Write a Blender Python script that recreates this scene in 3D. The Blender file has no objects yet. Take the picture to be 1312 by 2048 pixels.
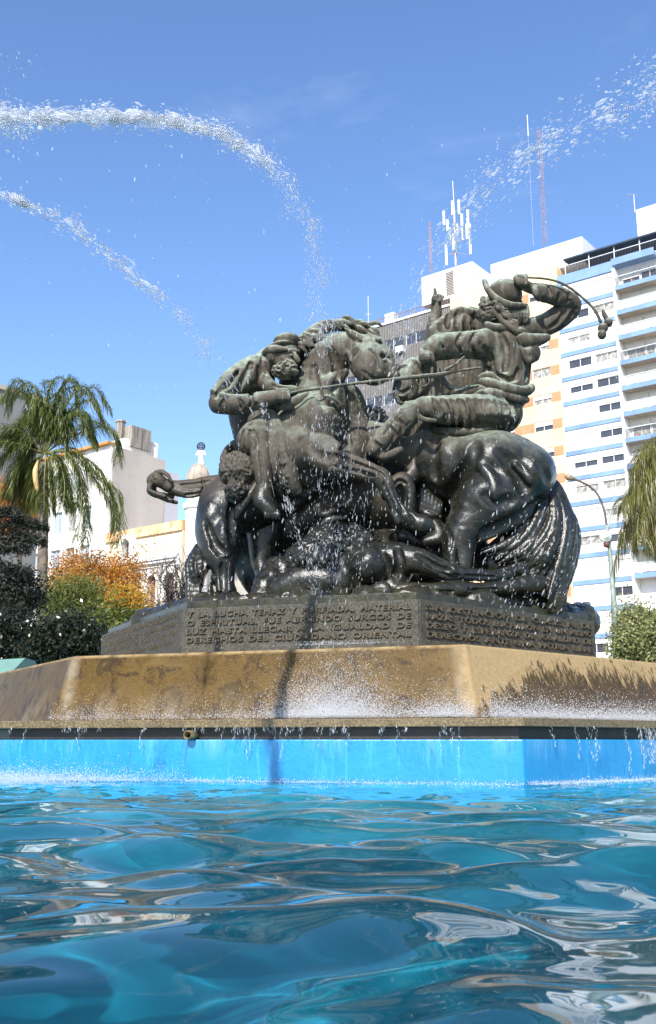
import bpy, bmesh, math, random
import numpy as np
from mathutils import Vector, Matrix

R = math.radians
scene = bpy.context.scene
C = scene.collection
rng = np.random.default_rng(7)
random.seed(7)

# ------------------------------------------------------------------ camera
F = 2050.0
TH = R(12.67)
CAMZ = 0.313
CT, ST = math.cos(TH), math.sin(TH)


def ray(u, v):
    X = (u - 656) / F
    Y = (1024 - v) / F
    return np.array([X, CT - Y * ST, ST + Y * CT])


def at(u, v, y):
    """world point at depth y (metres in front of the camera) seen in direction u, v"""
    d = ray(u, v)
    t = y / d[1]
    return np.array([d[0] * t, y, CAMZ + d[2] * t])


cam_data = bpy.data.cameras.new('camera')
cam = bpy.data.objects.new('camera', cam_data)
C.objects.link(cam)
cam.location = (0, 0, CAMZ)
cam.rotation_euler = (R(90) + TH, 0, 0)
cam_data.sensor_fit = 'VERTICAL'
cam_data.sensor_height = 36.0
cam_data.lens = 36.0 * F / 2048
cam_data.clip_start = 0.02
cam_data.clip_end = 6000
scene.camera = cam

# ------------------------------------------------------------------ helpers


def link_mesh(name, me, mat=None, parent=None, smooth=False):
    o = bpy.data.objects.new(name, me)
    C.objects.link(o)
    if mat is not None:
        for m in (mat if isinstance(mat, (list, tuple)) else [mat]):
            me.materials.append(m)
    if smooth:
        me.polygons.foreach_set('use_smooth', np.ones(len(me.polygons), bool))
    if parent is not None:
        o.parent = parent
        # vertices are given in world space: bring them into the parent's space
        pm = world_of(parent)
        me.transform(pm.inverted())
    me.update()
    return o


def world_of(o):
    m = o.matrix_basis.copy()
    p = o.parent
    while p is not None:
        m = p.matrix_basis @ m
        p = p.parent
    return m


def raw_mesh(name, verts, faces):
    """fast mesh from numpy: faces is an (n,3) or (n,4) int array or a list"""
    me = bpy.data.meshes.new(name)
    if isinstance(faces, np.ndarray):
        v = np.asarray(verts, dtype=np.float32)
        n, k = faces.shape
        me.vertices.add(len(v))
        me.vertices.foreach_set('co', v.ravel())
        me.loops.add(n * k)
        me.loops.foreach_set('vertex_index', faces.astype(np.int32).ravel())
        me.polygons.add(n)
        me.polygons.foreach_set('loop_start', np.arange(0, n * k, k, dtype=np.int32))
        me.polygons.foreach_set('loop_total', np.full(n, k, dtype=np.int32))
        me.update(calc_edges=True)
        me.validate()
    else:
        me.from_pydata([tuple(map(float, p)) for p in verts], [], faces)
        me.update()
    return me


def empty(name, loc=(0, 0, 0), rz=0.0):
    o = bpy.data.objects.new(name, None)
    o.empty_display_size = 0.2
    C.objects.link(o)
    o.location = loc
    o.rotation_euler = (0, 0, rz)
    return o


def tag(o, label=None, cat=None, group=None, kind=None):
    if label:
        o['label'] = label
    if cat:
        o['category'] = cat
    if group:
        o['group'] = group
    if kind:
        o['kind'] = kind
    return o


class MB:
    """collects boxes, prisms, tubes; build() links them as one mesh object"""

    def __init__(s):
        s.v, s.f = [], []

    def add(s, vs, fs):
        b = len(s.v)
        s.v.extend([tuple(map(float, p)) for p in vs])
        s.f.extend([tuple(b + i for i in f) for f in fs])
        return s

    def hexa(s, p):
        return s.add(p, [(0, 3, 2, 1), (4, 5, 6, 7), (0, 1, 5, 4), (1, 2, 6, 5), (2, 3, 7, 6), (3, 0, 4, 7)])

    def box(s, x0, x1, y0, y1, z0, z1):
        return s.hexa([(x0, y0, z0), (x1, y0, z0), (x1, y1, z0), (x0, y1, z0), (x0, y0, z1), (x1, y0, z1), (x1, y1, z1), (x0, y1, z1)])

    def prism(s, lo, hi, caps=True):
        n = len(lo)
        fs = [(i, (i + 1) % n, n + (i + 1) % n, n + i) for i in range(n)]
        if caps:
            fs += [tuple(reversed(range(n))), tuple(range(n, 2 * n))]
        return s.add(list(lo) + list(hi), fs)

    def tube(s, pts, rs, n=8, caps=True):
        pts = [Vector(tuple(map(float, p))) for p in pts]
        if not hasattr(rs, '__len__'):
            rs = [rs] * len(pts)
        vs = []
        prev = None
        for i, p in enumerate(pts):
            d = (pts[min(i + 1, len(pts) - 1)] - pts[max(i - 1, 0)])
            d.normalize()
            if prev is None:
                a = d.orthogonal().normalized()
            else:
                a = (prev - d * prev.dot(d))
                a = a.normalized() if a.length > 1e-6 else d.orthogonal().normalized()
            prev = a
            b = d.cross(a)
            for k in range(n):
                t = 2 * math.pi * k / n
                vs.append(p + (a * math.cos(t) + b * math.sin(t)) * rs[i])
        fs = []
        for i in range(len(pts) - 1):
            for k in range(n):
                fs.append((i * n + k, i * n + (k + 1) % n, (i + 1) * n + (k + 1) % n, (i + 1) * n + k))
        if caps:
            fs.append(tuple(reversed(range(n))))
            fs.append(tuple((len(pts) - 1) * n + k for k in range(n)))
        return s.add(vs, fs)

    def lathe(s, cx, cy, prof, n=24, ph=0.0):
        """prof: list of (radius, z) bottom to top"""
        vs = []
        for r, z in prof:
            for k in range(n):
                t = 2 * math.pi * k / n + ph
                vs.append((cx + r * math.cos(t), cy + r * math.sin(t), z))
        fs = []
        for i in range(len(prof) - 1):
            for k in range(n):
                fs.append((i * n + k, i * n + (k + 1) % n, (i + 1) * n + (k + 1) % n, (i + 1) * n + k))
        fs.append(tuple(reversed(range(n))))
        fs.append(tuple((len(prof) - 1) * n + k for k in range(n)))
        return s.add(vs, fs)

    def build(s, name, mat, parent=None, smooth=False, bevel=0.0):
        me = bpy.data.meshes.new(name)
        me.from_pydata(s.v, [], s.f)
        me.update()
        bm = bmesh.new()
        bm.from_mesh(me)
        bmesh.ops.recalc_face_normals(bm, faces=bm.faces)
        bm.to_mesh(me)
        bm.free()
        o = link_mesh(name, me, mat, parent, smooth)
        if bevel:
            md = o.modifiers.new('bevel', 'BEVEL')
            md.width = bevel
            md.segments = 2
            md.limit_method = 'ANGLE'
        return o


def catmull(pts, n):
    pts = [np.asarray(p, float) for p in pts]
    if n <= 1 or len(pts) < 3:
        return pts
    out = []
    P = [2 * pts[0] - pts[1]] + pts + [2 * pts[-1] - pts[-2]]
    for i in range(1, len(P) - 2):
        p0, p1, p2, p3 = P[i - 1], P[i], P[i + 1], P[i + 2]
        for j in range(n):
            t = j / n
            out.append(0.5 * ((2 * p1) + (p2 - p0) * t + (2 * p0 - 5 * p1 + 4 * p2 - p3) * t * t + (3 * p1 - p0 - 3 * p2 + p3) * t ** 3))
    out.append(pts[-1])
    return out


# ------------------------------------------------------------------ materials
class NT:
    def __init__(s, name):
        s.m = bpy.data.materials.new(name)
        s.m.use_nodes = True
        s.t = s.m.node_tree
        s.n = s.t.nodes
        s.bsdf = s.n['Principled BSDF']
        s.out = s.n['Material Output']

    def node(s, typ, **kw):
        nd = s.n.new(typ)
        for k, v in kw.items():
            if k.startswith('i_'):
                nd.inputs[k[2:].replace('_', ' ')].default_value = v
            else:
                setattr(nd, k, v)
        return nd

    def link(s, a, b):
        s.t.links.new(a, b)

    def noise(s, scale, detail=4, rough=0.5, vec=None, dist=0.0):
        nd = s.node('ShaderNodeTexNoise')
        nd.inputs['Scale'].default_value = scale
        nd.inputs['Detail'].default_value = detail
        nd.inputs['Roughness'].default_value = rough
        nd.inputs['Distortion'].default_value = dist
        s.link(vec if vec is not None else s.pos(), nd.inputs['Vector'])
        return nd.outputs['Fac']

    def pos(s):
        if not hasattr(s, '_geo'):
            s._geo = s.node('ShaderNodeNewGeometry')
        return s._geo.outputs['Position']

    def geo(s, name):
        s.pos()
        return s._geo.outputs[name]

    def mapping(s, vec, scale=(1, 1, 1), loc=(0, 0, 0), rot=(0, 0, 0)):
        nd = s.node('ShaderNodeMapping')
        nd.inputs['Scale'].default_value = scale
        nd.inputs['Location'].default_value = loc
        nd.inputs['Rotation'].default_value = rot
        s.link(vec, nd.inputs['Vector'])
        return nd.outputs['Vector']

    def ramp(s, fac, stops, interp='LINEAR'):
        nd = s.node('ShaderNodeValToRGB')
        cr = nd.color_ramp
        cr.interpolation = interp
        while len(cr.elements) < len(stops):
            cr.elements.new(0.5)
        for e, (p, c) in zip(cr.elements, stops):
            e.position = p
            e.color = (c, c, c, 1) if not hasattr(c, '__len__') else (*c[:3], 1)
        s.link(fac, nd.inputs['Fac'])
        return nd.outputs['Color']

    def mix(s, fac, a, b, blend='MIX'):
        nd = s.node('ShaderNodeMix', data_type='RGBA', blend_type=blend)
        for val, sock in ((fac, nd.inputs['Factor']), (a, nd.inputs[6]), (b, nd.inputs[7])):
            if hasattr(val, 'is_output'):
                s.link(val, sock)
            elif hasattr(val, '__len__'):
                sock.default_value = (*val[:3], 1)
            else:
                sock.default_value = val
        return nd.outputs[2]

    def math(s, op, a, b=0.0, c=None, clamp=False):
        nd = s.node('ShaderNodeMath', operation=op, use_clamp=clamp)
        for val, i in ((a, 0), (b, 1)) + (((c, 2),) if c is not None else ()):
            if hasattr(val, 'is_output'):
                s.link(val, nd.inputs[i])
            else:
                nd.inputs[i].default_value = val
        return nd.outputs[0]

    def maprange(s, v, a, b, c=0.0, d=1.0):
        nd = s.node('ShaderNodeMapRange')
        s.link(v, nd.inputs[0])
        for i, x in zip((1, 2, 3, 4), (a, b, c, d)):
            nd.inputs[i].default_value = x
        return nd.outputs[0]

    def sep(s, vec):
        nd = s.node('ShaderNodeSeparateXYZ')
        s.link(vec, nd.inputs[0])
        return nd.outputs

    def bump(s, h, strength=0.3, dist=0.01, normal=None):
        nd = s.node('ShaderNodeBump')
        nd.inputs['Strength'].default_value = strength
        nd.inputs['Distance'].default_value = dist
        s.link(h, nd.inputs['Height'])
        if normal is not None:
            s.link(normal, nd.inputs['Normal'])
        return nd.outputs['Normal']

    def set(s, **kw):
        for k, v in kw.items():
            sock = s.bsdf.inputs[k.replace('_', ' ')]
            if hasattr(v, 'is_output'):
                s.link(v, sock)
            elif hasattr(v, '__len__'):
                sock.default_value = (*v[:3], 1)
            else:
                sock.default_value = v
        return s


def simple(name, col, rough=0.7, var=0.12, scale=1.5, metal=0.0, bump=0.0, bscale=40, streak=0.0):
    """painted / plastered surface with uneven colour, optional rain streaks and bump"""
    t = NT(name)
    n = t.noise(scale, 6, 0.6)
    c2 = tuple(x * (1 - var * 2.2) for x in col)
    c1 = tuple(min(1, x * (1 + var * 0.5)) for x in col)
    cc = t.mix(t.ramp(n, [(0.3, 0), (0.7, 1)]), c2, c1)
    if streak:
        sv = t.mapping(t.pos(), (scale * 2.5, scale * 2.5, scale * 0.12))
        sn = t.noise(1.0, 5, 0.6, sv)
        cc = t.mix(t.math('MULTIPLY', t.ramp(sn, [(0.5, 0), (0.75, 1)]), streak), cc, tuple(x * 0.45 for x in col))
    t.set(Base_Color=cc, Roughness=rough, Metallic=metal)
    if bump:
        t.set(Normal=t.bump(t.noise(bscale, 5, 0.6), bump, 0.01))
    return t.m
# ------------------------------------------------------------------ sculpting by distance fields


def surface_nets(f, lo, h):
    s = f < 0
    n = np.array(f.shape) - 1
    cnt = np.zeros(n, np.int8)
    offs = [(i, j, k) for i in (0, 1) for j in (0, 1) for k in (0, 1)]
    for i, j, k in offs:
        cnt += s[i:i + n[0], j:j + n[1], k:k + n[2]]
    mask = (cnt > 0) & (cnt < 8)
    ci = np.argwhere(mask)
    idx = np.full(n, -1, np.int32)
    idx[mask] = np.arange(len(ci))
    vals = {o: f[ci[:, 0] + o[0], ci[:, 1] + o[1], ci[:, 2] + o[2]] for o in offs}
    acc = np.zeros((len(ci), 3), np.float32)
    num = np.zeros(len(ci), np.float32)
    for a in offs:
        for ax in range(3):
            if a[ax] == 0:
                b = list(a)
                b[ax] = 1
                b = tuple(b)
                va, vb = vals[a], vals[b]
                cr = (va < 0) != (vb < 0)
                t = np.where(cr, va / np.where(cr, va - vb, 1), 0)
                p = np.array(a, np.float32)[None, :] + t[:, None] * (np.array(b) - np.array(a))[None, :].astype(np.float32)
                acc += p * cr[:, None]
                num += cr
    verts = (ci + acc / num[:, None]) * h + np.asarray(lo)
    quads = []
    for ax in range(3):
        o1, o2 = [(1, 2), (2, 0), (0, 1)][ax]
        sl0 = [slice(None)] * 3
        sl1 = [slice(None)] * 3
        sl0[ax] = slice(0, -1)
        sl1[ax] = slice(1, None)
        ch = s[tuple(sl0)] != s[tuple(sl1)]
        e = np.argwhere(ch)
        e = e[(e[:, o1] > 0) & (e[:, o2] > 0) & (e[:, o1] < f.shape[o1] - 1) & (e[:, o2] < f.shape[o2] - 1)]
        if not len(e):
            continue
        inside = s[e[:, 0], e[:, 1], e[:, 2]]

        def cell(d1, d2):
            q = e.copy()
            q[:, o1] -= d1
            q[:, o2] -= d2
            return idx[q[:, 0], q[:, 1], q[:, 2]]
        q = np.stack([cell(1, 1), cell(0, 1), cell(0, 0), cell(1, 0)], 1)
        q[~inside] = q[~inside][:, ::-1]
        quads.append(q)
    return verts, np.concatenate(quads)


class Fig:
    """a modelled figure: limbs and masses blended smoothly into one surface"""

    def __init__(s):
        s.p = []

    # --- capsules with two radii; points in world space
    def cap(s, a, b, ra, rb, k=0.02, sub=False):
        s.p.append(('c', np.asarray(a, float), np.asarray(b, float), ra, rb, k, sub))

    def ch(s, pts, k=0.02, sm=4, sub=False):
        """chain through (u, v, y, r): a limb that tapers from joint to joint"""
        w = [np.append(at(u, v, y), r * y / F) for u, v, y, r in pts]
        w = catmull(w, sm)
        if len(w) == 1:
            w = w * 2
        for a, b in zip(w[:-1], w[1:]):
            s.cap(a[:3], b[:3], max(a[3], .002), max(b[3], .002), k, sub)
        return s

    def gr(s, pts, k=0.012, sm=4):
        return s.ch(pts, k, sm, True)

    def el(s, u, v, y, ru, rv, ry, rot=0.0, k=0.03, sub=False, tip=0.0):
        s.p.append(('e', at(u, v, y), np.array([ru * y / F, ry, rv * y / F]), R(rot), k, sub, R(tip)))
        return s

    def curls(s, u, v, y, ru, rv, ry, n, r, seed=1, k=0.004, sp=0.35, front=True):
        """locks: short bent rolls set over an ellipsoid"""
        g = np.random.default_rng(seed)
        c = at(u, v, y)
        sc = y / F
        for i in range(n):
            d = g.normal(size=3)
            d /= np.linalg.norm(d)
            if front and d[1] > 0.35:
                d[1] = -d[1]
            p = c + d * np.array([ru * sc, ry, rv * sc])
            t = g.normal(size=3)
            t -= d * t.dot(d)
            t /= np.linalg.norm(t)
            b = np.cross(d, t)
            L = r * sc * (1.6 + g.random())
            prev = None
            for j in range(4):
                a = j / 3 * 2.6
                q = p + t * L * math.sin(a) + b * L * (1 - math.cos(a)) + d * r * sc * 0.35 * math.sin(a * 1.2)
                if prev is not None:
                    s.cap(prev, q, r * sc * sp * (1.3 - .12 * j), r * sc * sp * (1.2 - .12 * j), k)
                prev = q
        return s

    def front(s, u, v, y0=8.6, y1=11.6):
        """depth at which the modelled form is first met in direction u, v"""
        ys = np.arange(y0, y1, .012)
        d = ray(u, v)
        t = ys / d[1]
        Q = np.stack([d[0] * t, ys, CAMZ + d[2] * t], 1)
        m = np.full(len(ys), 9.0)
        for p in s.p:
            if p[0] == 'c':
                if p[6]:
                    continue
                A, B = p[1], p[2]
                D = B - A
                h = np.clip((Q - A) @ D / (D @ D + 1e-12), 0, 1)
                q = np.linalg.norm(Q - A - h[:, None] * D, axis=1) - (p[3] + (p[4] - p[3]) * h)
            else:
                if p[5]:
                    continue
                x, y, z = (Q - p[1]).T
                c_, s_ = math.cos(p[3]), math.sin(p[3])
                x, z = x * c_ - z * s_, x * s_ + z * c_
                q0 = np.sqrt((x / p[2][0]) ** 2 + (y / p[2][1]) ** 2 + (z / p[2][2]) ** 2)
                q = (q0 - 1) * p[2].min()
            m = np.minimum(m, q)
        k = np.argmax(m < 0)
        return float(ys[k]) if m[k] < 0 else None

    def draw(s, lines, cut=True, off=.45, k=.022, sm=4):
        """cut (or raise) lines drawn on the front of the form: lists of (u, v, r)"""
        todo = []
        for ln in lines:
            pts = []
            for u, v, r in ln:
                y = s.front(u, v)
                if y is not None:
                    pts.append((u, v, y - (off if cut else -off) * r * y / F, r))
            if len(pts) > 1:
                todo.append(pts)
        for pts in todo:
            s.ch(pts, k, sm, cut)
        return s

    def mesh(s, h):
        lo, hi = np.full(3, 1e9), np.full(3, -1e9)
        bx = []
        for p in s.p:
            if p[0] == 'c':
                r = max(p[3], p[4])
                a, b = np.minimum(p[1], p[2]) - r, np.maximum(p[1], p[2]) + r
                m = p[5]
            else:
                rr = p[2].max()
                a, b = p[1] - rr, p[1] + rr
                m = p[4]
            bx.append((a - m - 2.5 * h, b + m + 2.5 * h))
            if not p[-1 if p[0] == 'c' else 5]:
                lo, hi = np.minimum(lo, a), np.maximum(hi, b)
        lo -= 3 * h
        hi += 3 * h
        dim = np.ceil((hi - lo) / h).astype(int) + 1
        f = np.full(dim, 0.5, np.float32)
        ax = [(lo[i] + h * np.arange(dim[i])).astype(np.float32) for i in range(3)]
        for p, (a, b) in zip(s.p, bx):
            i0 = np.clip(np.floor((a - lo) / h).astype(int), 0, dim)
            i1 = np.clip(np.ceil((b - lo) / h).astype(int) + 1, 0, dim)
            if (i1 <= i0).any():
                continue
            sl = tuple(slice(i0[i], i1[i]) for i in range(3))
            X = ax[0][sl[0]][:, None, None]
            Y = ax[1][sl[1]][None, :, None]
            Z = ax[2][sl[2]][None, None, :]
            if p[0] == 'c':
                _, A, B, ra, rb, k, sub = p
                d = B - A
                dd = float(d @ d) + 1e-12
                x, y, z = X - np.float32(A[0]), Y - np.float32(A[1]), Z - np.float32(A[2])
                t = np.clip((x * np.float32(d[0] / dd) + y * np.float32(d[1] / dd) + z * np.float32(d[2] / dd)), 0, 1)
                dist = np.sqrt((x - t * np.float32(d[0])) ** 2 + (y - t * np.float32(d[1])) ** 2 + (z - t * np.float32(d[2])) ** 2) - (np.float32(ra) + np.float32(rb - ra) * t)
            else:
                _, A, rad, rot, k, sub, tip = p
                x, y, z = X - np.float32(A[0]), Y - np.float32(A[1]), Z - np.float32(A[2])
                c_, s_ = np.float32(math.cos(rot)), np.float32(math.sin(rot))
                x, z = x * c_ - z * s_, x * s_ + z * c_
                if tip:
                    c_, s_ = np.float32(math.cos(tip)), np.float32(math.sin(tip))
                    x, y = x * c_ + y * s_, -x * s_ + y * c_
                q0 = np.sqrt((x / np.float32(rad[0])) ** 2 + (y / np.float32(rad[1])) ** 2 + (z / np.float32(rad[2])) ** 2)
                q1 = np.sqrt((x / np.float32(rad[0] ** 2)) ** 2 + (y / np.float32(rad[1] ** 2)) ** 2 + (z / np.float32(rad[2] ** 2)) ** 2)
                dist = q0 * (q0 - 1) / np.maximum(q1, 1e-6)
            g = f[sl]
            k = np.float32(max(k, 1e-4))
            if sub:
                m = np.maximum(k - np.abs(g + dist), 0) / k
                f[sl] = np.maximum(g, -dist) + m * m * k * 0.25
            else:
                m = np.maximum(k - np.abs(g - dist), 0) / k
                f[sl] = np.minimum(g, dist) - m * m * k * 0.25
        return surface_nets(f, lo, h)

    def build(s, name, mat, parent, h=0.0115, det=None):
        v, q = s.mesh(h)
        me = raw_mesh(name, v, q)
        if det:
            n = np.empty(len(me.vertices) * 3, np.float32)
            me.vertices.foreach_get('co', n)
            co = n.reshape(-1, 3).astype(float)
            nn = np.empty(len(me.vertices) * 3, np.float32)
            me.vertex_normals.foreach_get('vector', nn)
            nn = nn.reshape(-1, 3)
            off = np.zeros(len(co))
            for fr, amp, mode, sd in det:
                w = vnoise(co * np.asarray(fr, float) + .35 * np.asarray(fr, float).min() * 0.1, sd)
                off += amp * ((w - .5) if mode == 'n' else (.3 - np.abs(2 * w - 1)))
            co += nn * off[:, None]
            me.vertices.foreach_set('co', co.astype(np.float32).ravel())
            me.update()
        return link_mesh(name, me, mat, parent, True)


def vnoise(p, seed=0):
    i = np.floor(p).astype(np.int64)
    f = p - i
    u = f * f * (3 - 2 * f)

    def hsh(a, b, c):
        n = (a * 73856093) ^ (b * 19349663) ^ (c * 83492791) ^ (seed * 2654435761)
        n = (n ^ (n >> 13)) * 1274126177 & 0x7fffffff
        n = (n ^ (n >> 11)) * 668265263 & 0x7fffffff
        return (n & 0xffff) / 65535.0
    r = 0
    for dx in (0, 1):
        for dy in (0, 1):
            for dz in (0, 1):
                w = (u[:, 0] if dx else 1 - u[:, 0]) * (u[:, 1] if dy else 1 - u[:, 1]) * (u[:, 2] if dz else 1 - u[:, 2])
                r = r + w * hsh(i[:, 0] + dx, i[:, 1] + dy, i[:, 2] + dz)
    return r


# surface character of the casting: hide over muscle, cloth, hair
D_HORSE = [((3.2, 3.2, 3.2), .020, 'n', 1), ((8, 8, 8), .007, 'n', 2), ((22, 22, 22), .004, 'n', 3), ((60, 60, 60), .0022, 'n', 4)]
D_CLOTH = [((5, 5, 3.4), .014, 'r', 5), ((11, 11, 7), .006, 'r', 6), ((26, 26, 20), .003, 'n', 7), ((60, 60, 60), .002, 'n', 8)]
D_DRAPE = [((9, 9, 1.9), .018, 'r', 15), ((17, 17, 5), .006, 'r', 6), ((40, 40, 30), .004, 'n', 7)]
D_HAIR = [((30, 30, 7), .005, 'r', 9), ((50, 50, 20), .002, 'n', 10)]
D_ROCK = [((5, 5, 5), .05, 'n', 11), ((12, 12, 12), .03, 'r', 12), ((34, 34, 34), .010, 'n', 13)]
# ------------------------------------------------------------------ bronze
def bronze_mat():
    t = NT('bronze')
    pos = t.pos()
    z = t.sep(pos)[2]
    nz = t.sep(t.geo('Normal'))[2]
    n1 = t.noise(3.0, 6, 0.65)
    n2 = t.noise(14.0, 5, 0.6)
    # dry upper bronze is grey brown, the drenched lower half nearly black
    zz = t.math('SUBTRACT', z, t.maprange(t.sep(pos)[0], .70, 1.0, 0, .48))
    wet = t.math('ADD', t.maprange(zz, 2.55, 2.98, 1.25, -.1), t.math('MULTIPLY_ADD', n1, 0.9, -0.45), clamp=True)
    dry_c = t.mix(t.ramp(n1, [(0.3, 0), (0.7, 1)]), (0.036, 0.029, 0.021), (0.082, 0.067, 0.048))
    wet_c = t.mix(t.ramp(n2, [(0.35, 0), (0.7, 1)]), (0.010, 0.010, 0.0075), (0.026, 0.0245, 0.018))
    col = t.mix(wet, dry_c, wet_c)
    # verdigris gathers on upward faces of the dry part and runs down in streaks
    st = t.noise(1.0, 5, 0.6, t.mapping(pos, (16, 16, 1.4)))
    up = t.math('ADD', t.maprange(nz, 0.15, 0.85, 0, 1.0), t.math('MULTIPLY_ADD', st, 1.5, -0.75))
    up = t.math('MULTIPLY', t.math('MULTIPLY', up, t.maprange(z, 3.0, 3.8, 0, 0.9), clamp=True), t.maprange(n2, 0.25, 0.55, 0.3, 1.0), clamp=True)
    col = t.mix(up, col, t.mix(n2, (0.19, 0.235, 0.18), (0.40, 0.47, 0.37)))
    # moss and mineral film low down
    low = t.math('MULTIPLY', t.maprange(z, 1.85, 1.38, 0, 1), t.ramp(t.noise(5.0, 5, 0.7), [(0.36, 0), (0.60, 1)]), clamp=True)
    low = t.math('MULTIPLY', low, 0.75)
    col = t.mix(low, col, t.mix(n2, (0.045, 0.034, 0.012), (0.075, 0.072, 0.022)))
    rough = t.math('ADD', t.math('MULTIPLY_ADD', wet, -0.32, 0.60), t.math('MULTIPLY_ADD', n2, 0.16, -0.08))
    b1 = t.bump(t.noise(9.0, 4, 0.55), 0.35, 0.03)
    b2 = t.bump(t.noise(75.0, 4, 0.65), 0.5, 0.006, b1)
    b3 = t.bump(t.noise(120.0, 2, 0.5), 0.55, 0.005, t.bump(t.noise(14.0, 3, 0.5), 0.08, 0.02))
    t.link(b3, t.bsdf.inputs['Coat Normal'])
    t.set(Base_Color=col, Roughness=rough, Metallic=0.0, Normal=b2)
    t.set(Specular_IOR_Level=0.26)
    t.bsdf.inputs['Coat Weight'].default_value = 0.0
    t.link(t.math('MULTIPLY', t.math('MULTIPLY', wet, 0.42), t.maprange(z, 1.40, 1.75, .12, 1)), t.bsdf.inputs['Coat Weight'])
    t.bsdf.inputs['Coat Roughness'].default_value = 0.17
    return t.m


BR = bronze_mat()
HV = 0.0095
SB = at(600, 1210, 10.4)
statue = empty('bronze_sculpture', (0.3, 10.5, 1.42))
tag(statue, 'dark bronze sculpture of fighting horsemen and horses on inscribed stone plinth', 'sculpture')

# ---- horse rearing under the lance rider
g = Fig()
g.ch([(625, 868, 10.28, 80), (560, 945, 10.38, 78), (490, 995, 10.33, 66), (448, 1020, 10.25, 50)], .06)
g.el(640, 845, 10.12, 52, 62, .34, 0, .06)                         # shoulder
g.el(600, 905, 10.1, 46, 50, .32, 0, .06)
g.ch([(640, 820, 10.25, 62), (645, 760, 10.25, 47), (662, 715, 10.22, 43), (702, 692, 10.15, 30)], .05)
g.ch([(690, 800, 10.4, 38), (712, 870, 10.4, 36), (690, 930, 10.3, 40)], .05)      # far shoulder
g.ch([(645, 800, 10.0, 14), (652, 770, 10.0, 12), (688, 745, 10.0, 9)], .05)       # neck muscle
g.gr([(676, 770, 9.97, 5), (684, 735, 9.97, 5), (697, 705, 9.97, 4)], .03)
g.ch([(720, 688, 10.12, 26), (738, 722, 10.03, 41), (752, 742, 9.98, 30)], .03)    # head and cheek
g.el(738, 729, 9.92, 36, 40, .13, 0, .02)
g.ch([(742, 676, 10.05, 17), (759, 694, 10.0, 14), (772, 712, 9.97, 13), (784, 742, 9.95, 12)], .02)
g.ch([(770, 742, 9.97, 18), (790, 752, 9.95, 11)], .03)
g.el(757, 681, 9.9, 7, 5, .03, 30, .012)                            # brow
g.el(759, 684, 9.885, 4, 3, .02, 30, .006, True)
g.el(764, 714, 9.87, 10, 7, .05, -40, .012, True)                   # nostril
g.ch([(752, 706, 9.9, 4), (766, 703, 9.88, 4), (775, 709, 9.87, 4)], .008)
g.ch([(742, 690, 9.92, 4), (750, 705, 9.89, 4), (756, 726, 9.88, 5)], .014)
g.ch([(770, 722, 9.9, 5), (778, 728, 9.9, 5), (788, 740, 9.92, 5)], .01)
g.gr([(768, 724, 9.86, 2), (780, 734, 9.87, 2), (790, 746, 9.9, 2)], .006)
g.gr([(713, 708, 9.86, 3), (702, 732, 9.86, 3), (704, 758, 9.88, 3)], .01)         # jaw line
for q in range(4):
    g.gr([(690 + q * 4, 738 + q, 9.92, 1.6), (686 + q * 4, 752, 9.92, 1.6), (688 + q * 4, 764, 9.94, 1.4)], .006)
g.ch([(690, 657, 10.02, 3), (708, 670, 9.98, 9), (725, 682, 9.97, 9), (737, 684, 10.0, 6)], .012)   # ear
g.gr([(702, 672, 9.93, 3), (720, 684, 9.92, 4), (732, 686, 9.94, 2)], .008)
g.ch([(612, 690, 10.5, 26), (600, 730, 10.5, 30), (590, 775, 10.5, 34)], .05)
# hind leg
g.ch([(450, 1010, 10.22, 52), (434, 1062, 10.12, 42), (438, 1108, 10.02, 31), (449, 1140, 9.97, 19), (450, 1172, 9.95, 16), (454, 1188, 9.93, 18)], .04)
g.el(428, 1040, 10.1, 28, 46, .2, 12, .05)
g.el(448, 1075, 9.95, 18, 40, .12, 0, .06)
g.gr([(470, 990, 9.95, 5), (462, 1040, 9.88, 5), (468, 1090, 9.88, 4)], .05)
g.ch([(452, 1192, 9.92, 17), (466, 1203, 9.88, 17)], .012)
g.ch([(470, 1196, 9.88, 13), (482, 1206, 9.84, 9)], .012)
g.ch([(530, 1050, 10.6, 42), (522, 1120, 10.5, 20), (526, 1150, 10.45, 13), (518, 1195, 10.4, 12)], .03)
# raised foreleg
g.ch([(640, 905, 9.98, 42), (690, 930, 9.78, 27), (735, 946, 9.7, 20), (762, 955, 9.67, 19), (778, 985, 9.66, 14.5), (796, 1020, 9.66, 14.5), (812, 1033, 9.66, 14), (826, 1041, 9.66, 15)], .02)
g.ch([(655, 900, 9.85, 10), (700, 918, 9.68, 8), (745, 935, 9.62, 6)], .03)
g.ch([(664, 925, 9.8, 5), (720, 937, 9.62, 4.5), (752, 946, 9.58, 4)], .02)
g.ch([(770, 970, 9.62, 6), (790, 1015, 9.6, 5)], .01)
g.ch([(787, 1025, 9.64, 10), (796, 1043, 9.64, 9)], .01)
g.ch([(830, 1044, 9.66, 17), (845, 1050, 9.66, 21)], .008, 1)
g.ch([(845, 1050, 9.66, 21), (859, 1054, 9.66, 11)], .006, 1)
g.el(852, 1078, 9.62, 40, 14, .4, -24, .006, True)                  # flat sole
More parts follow.
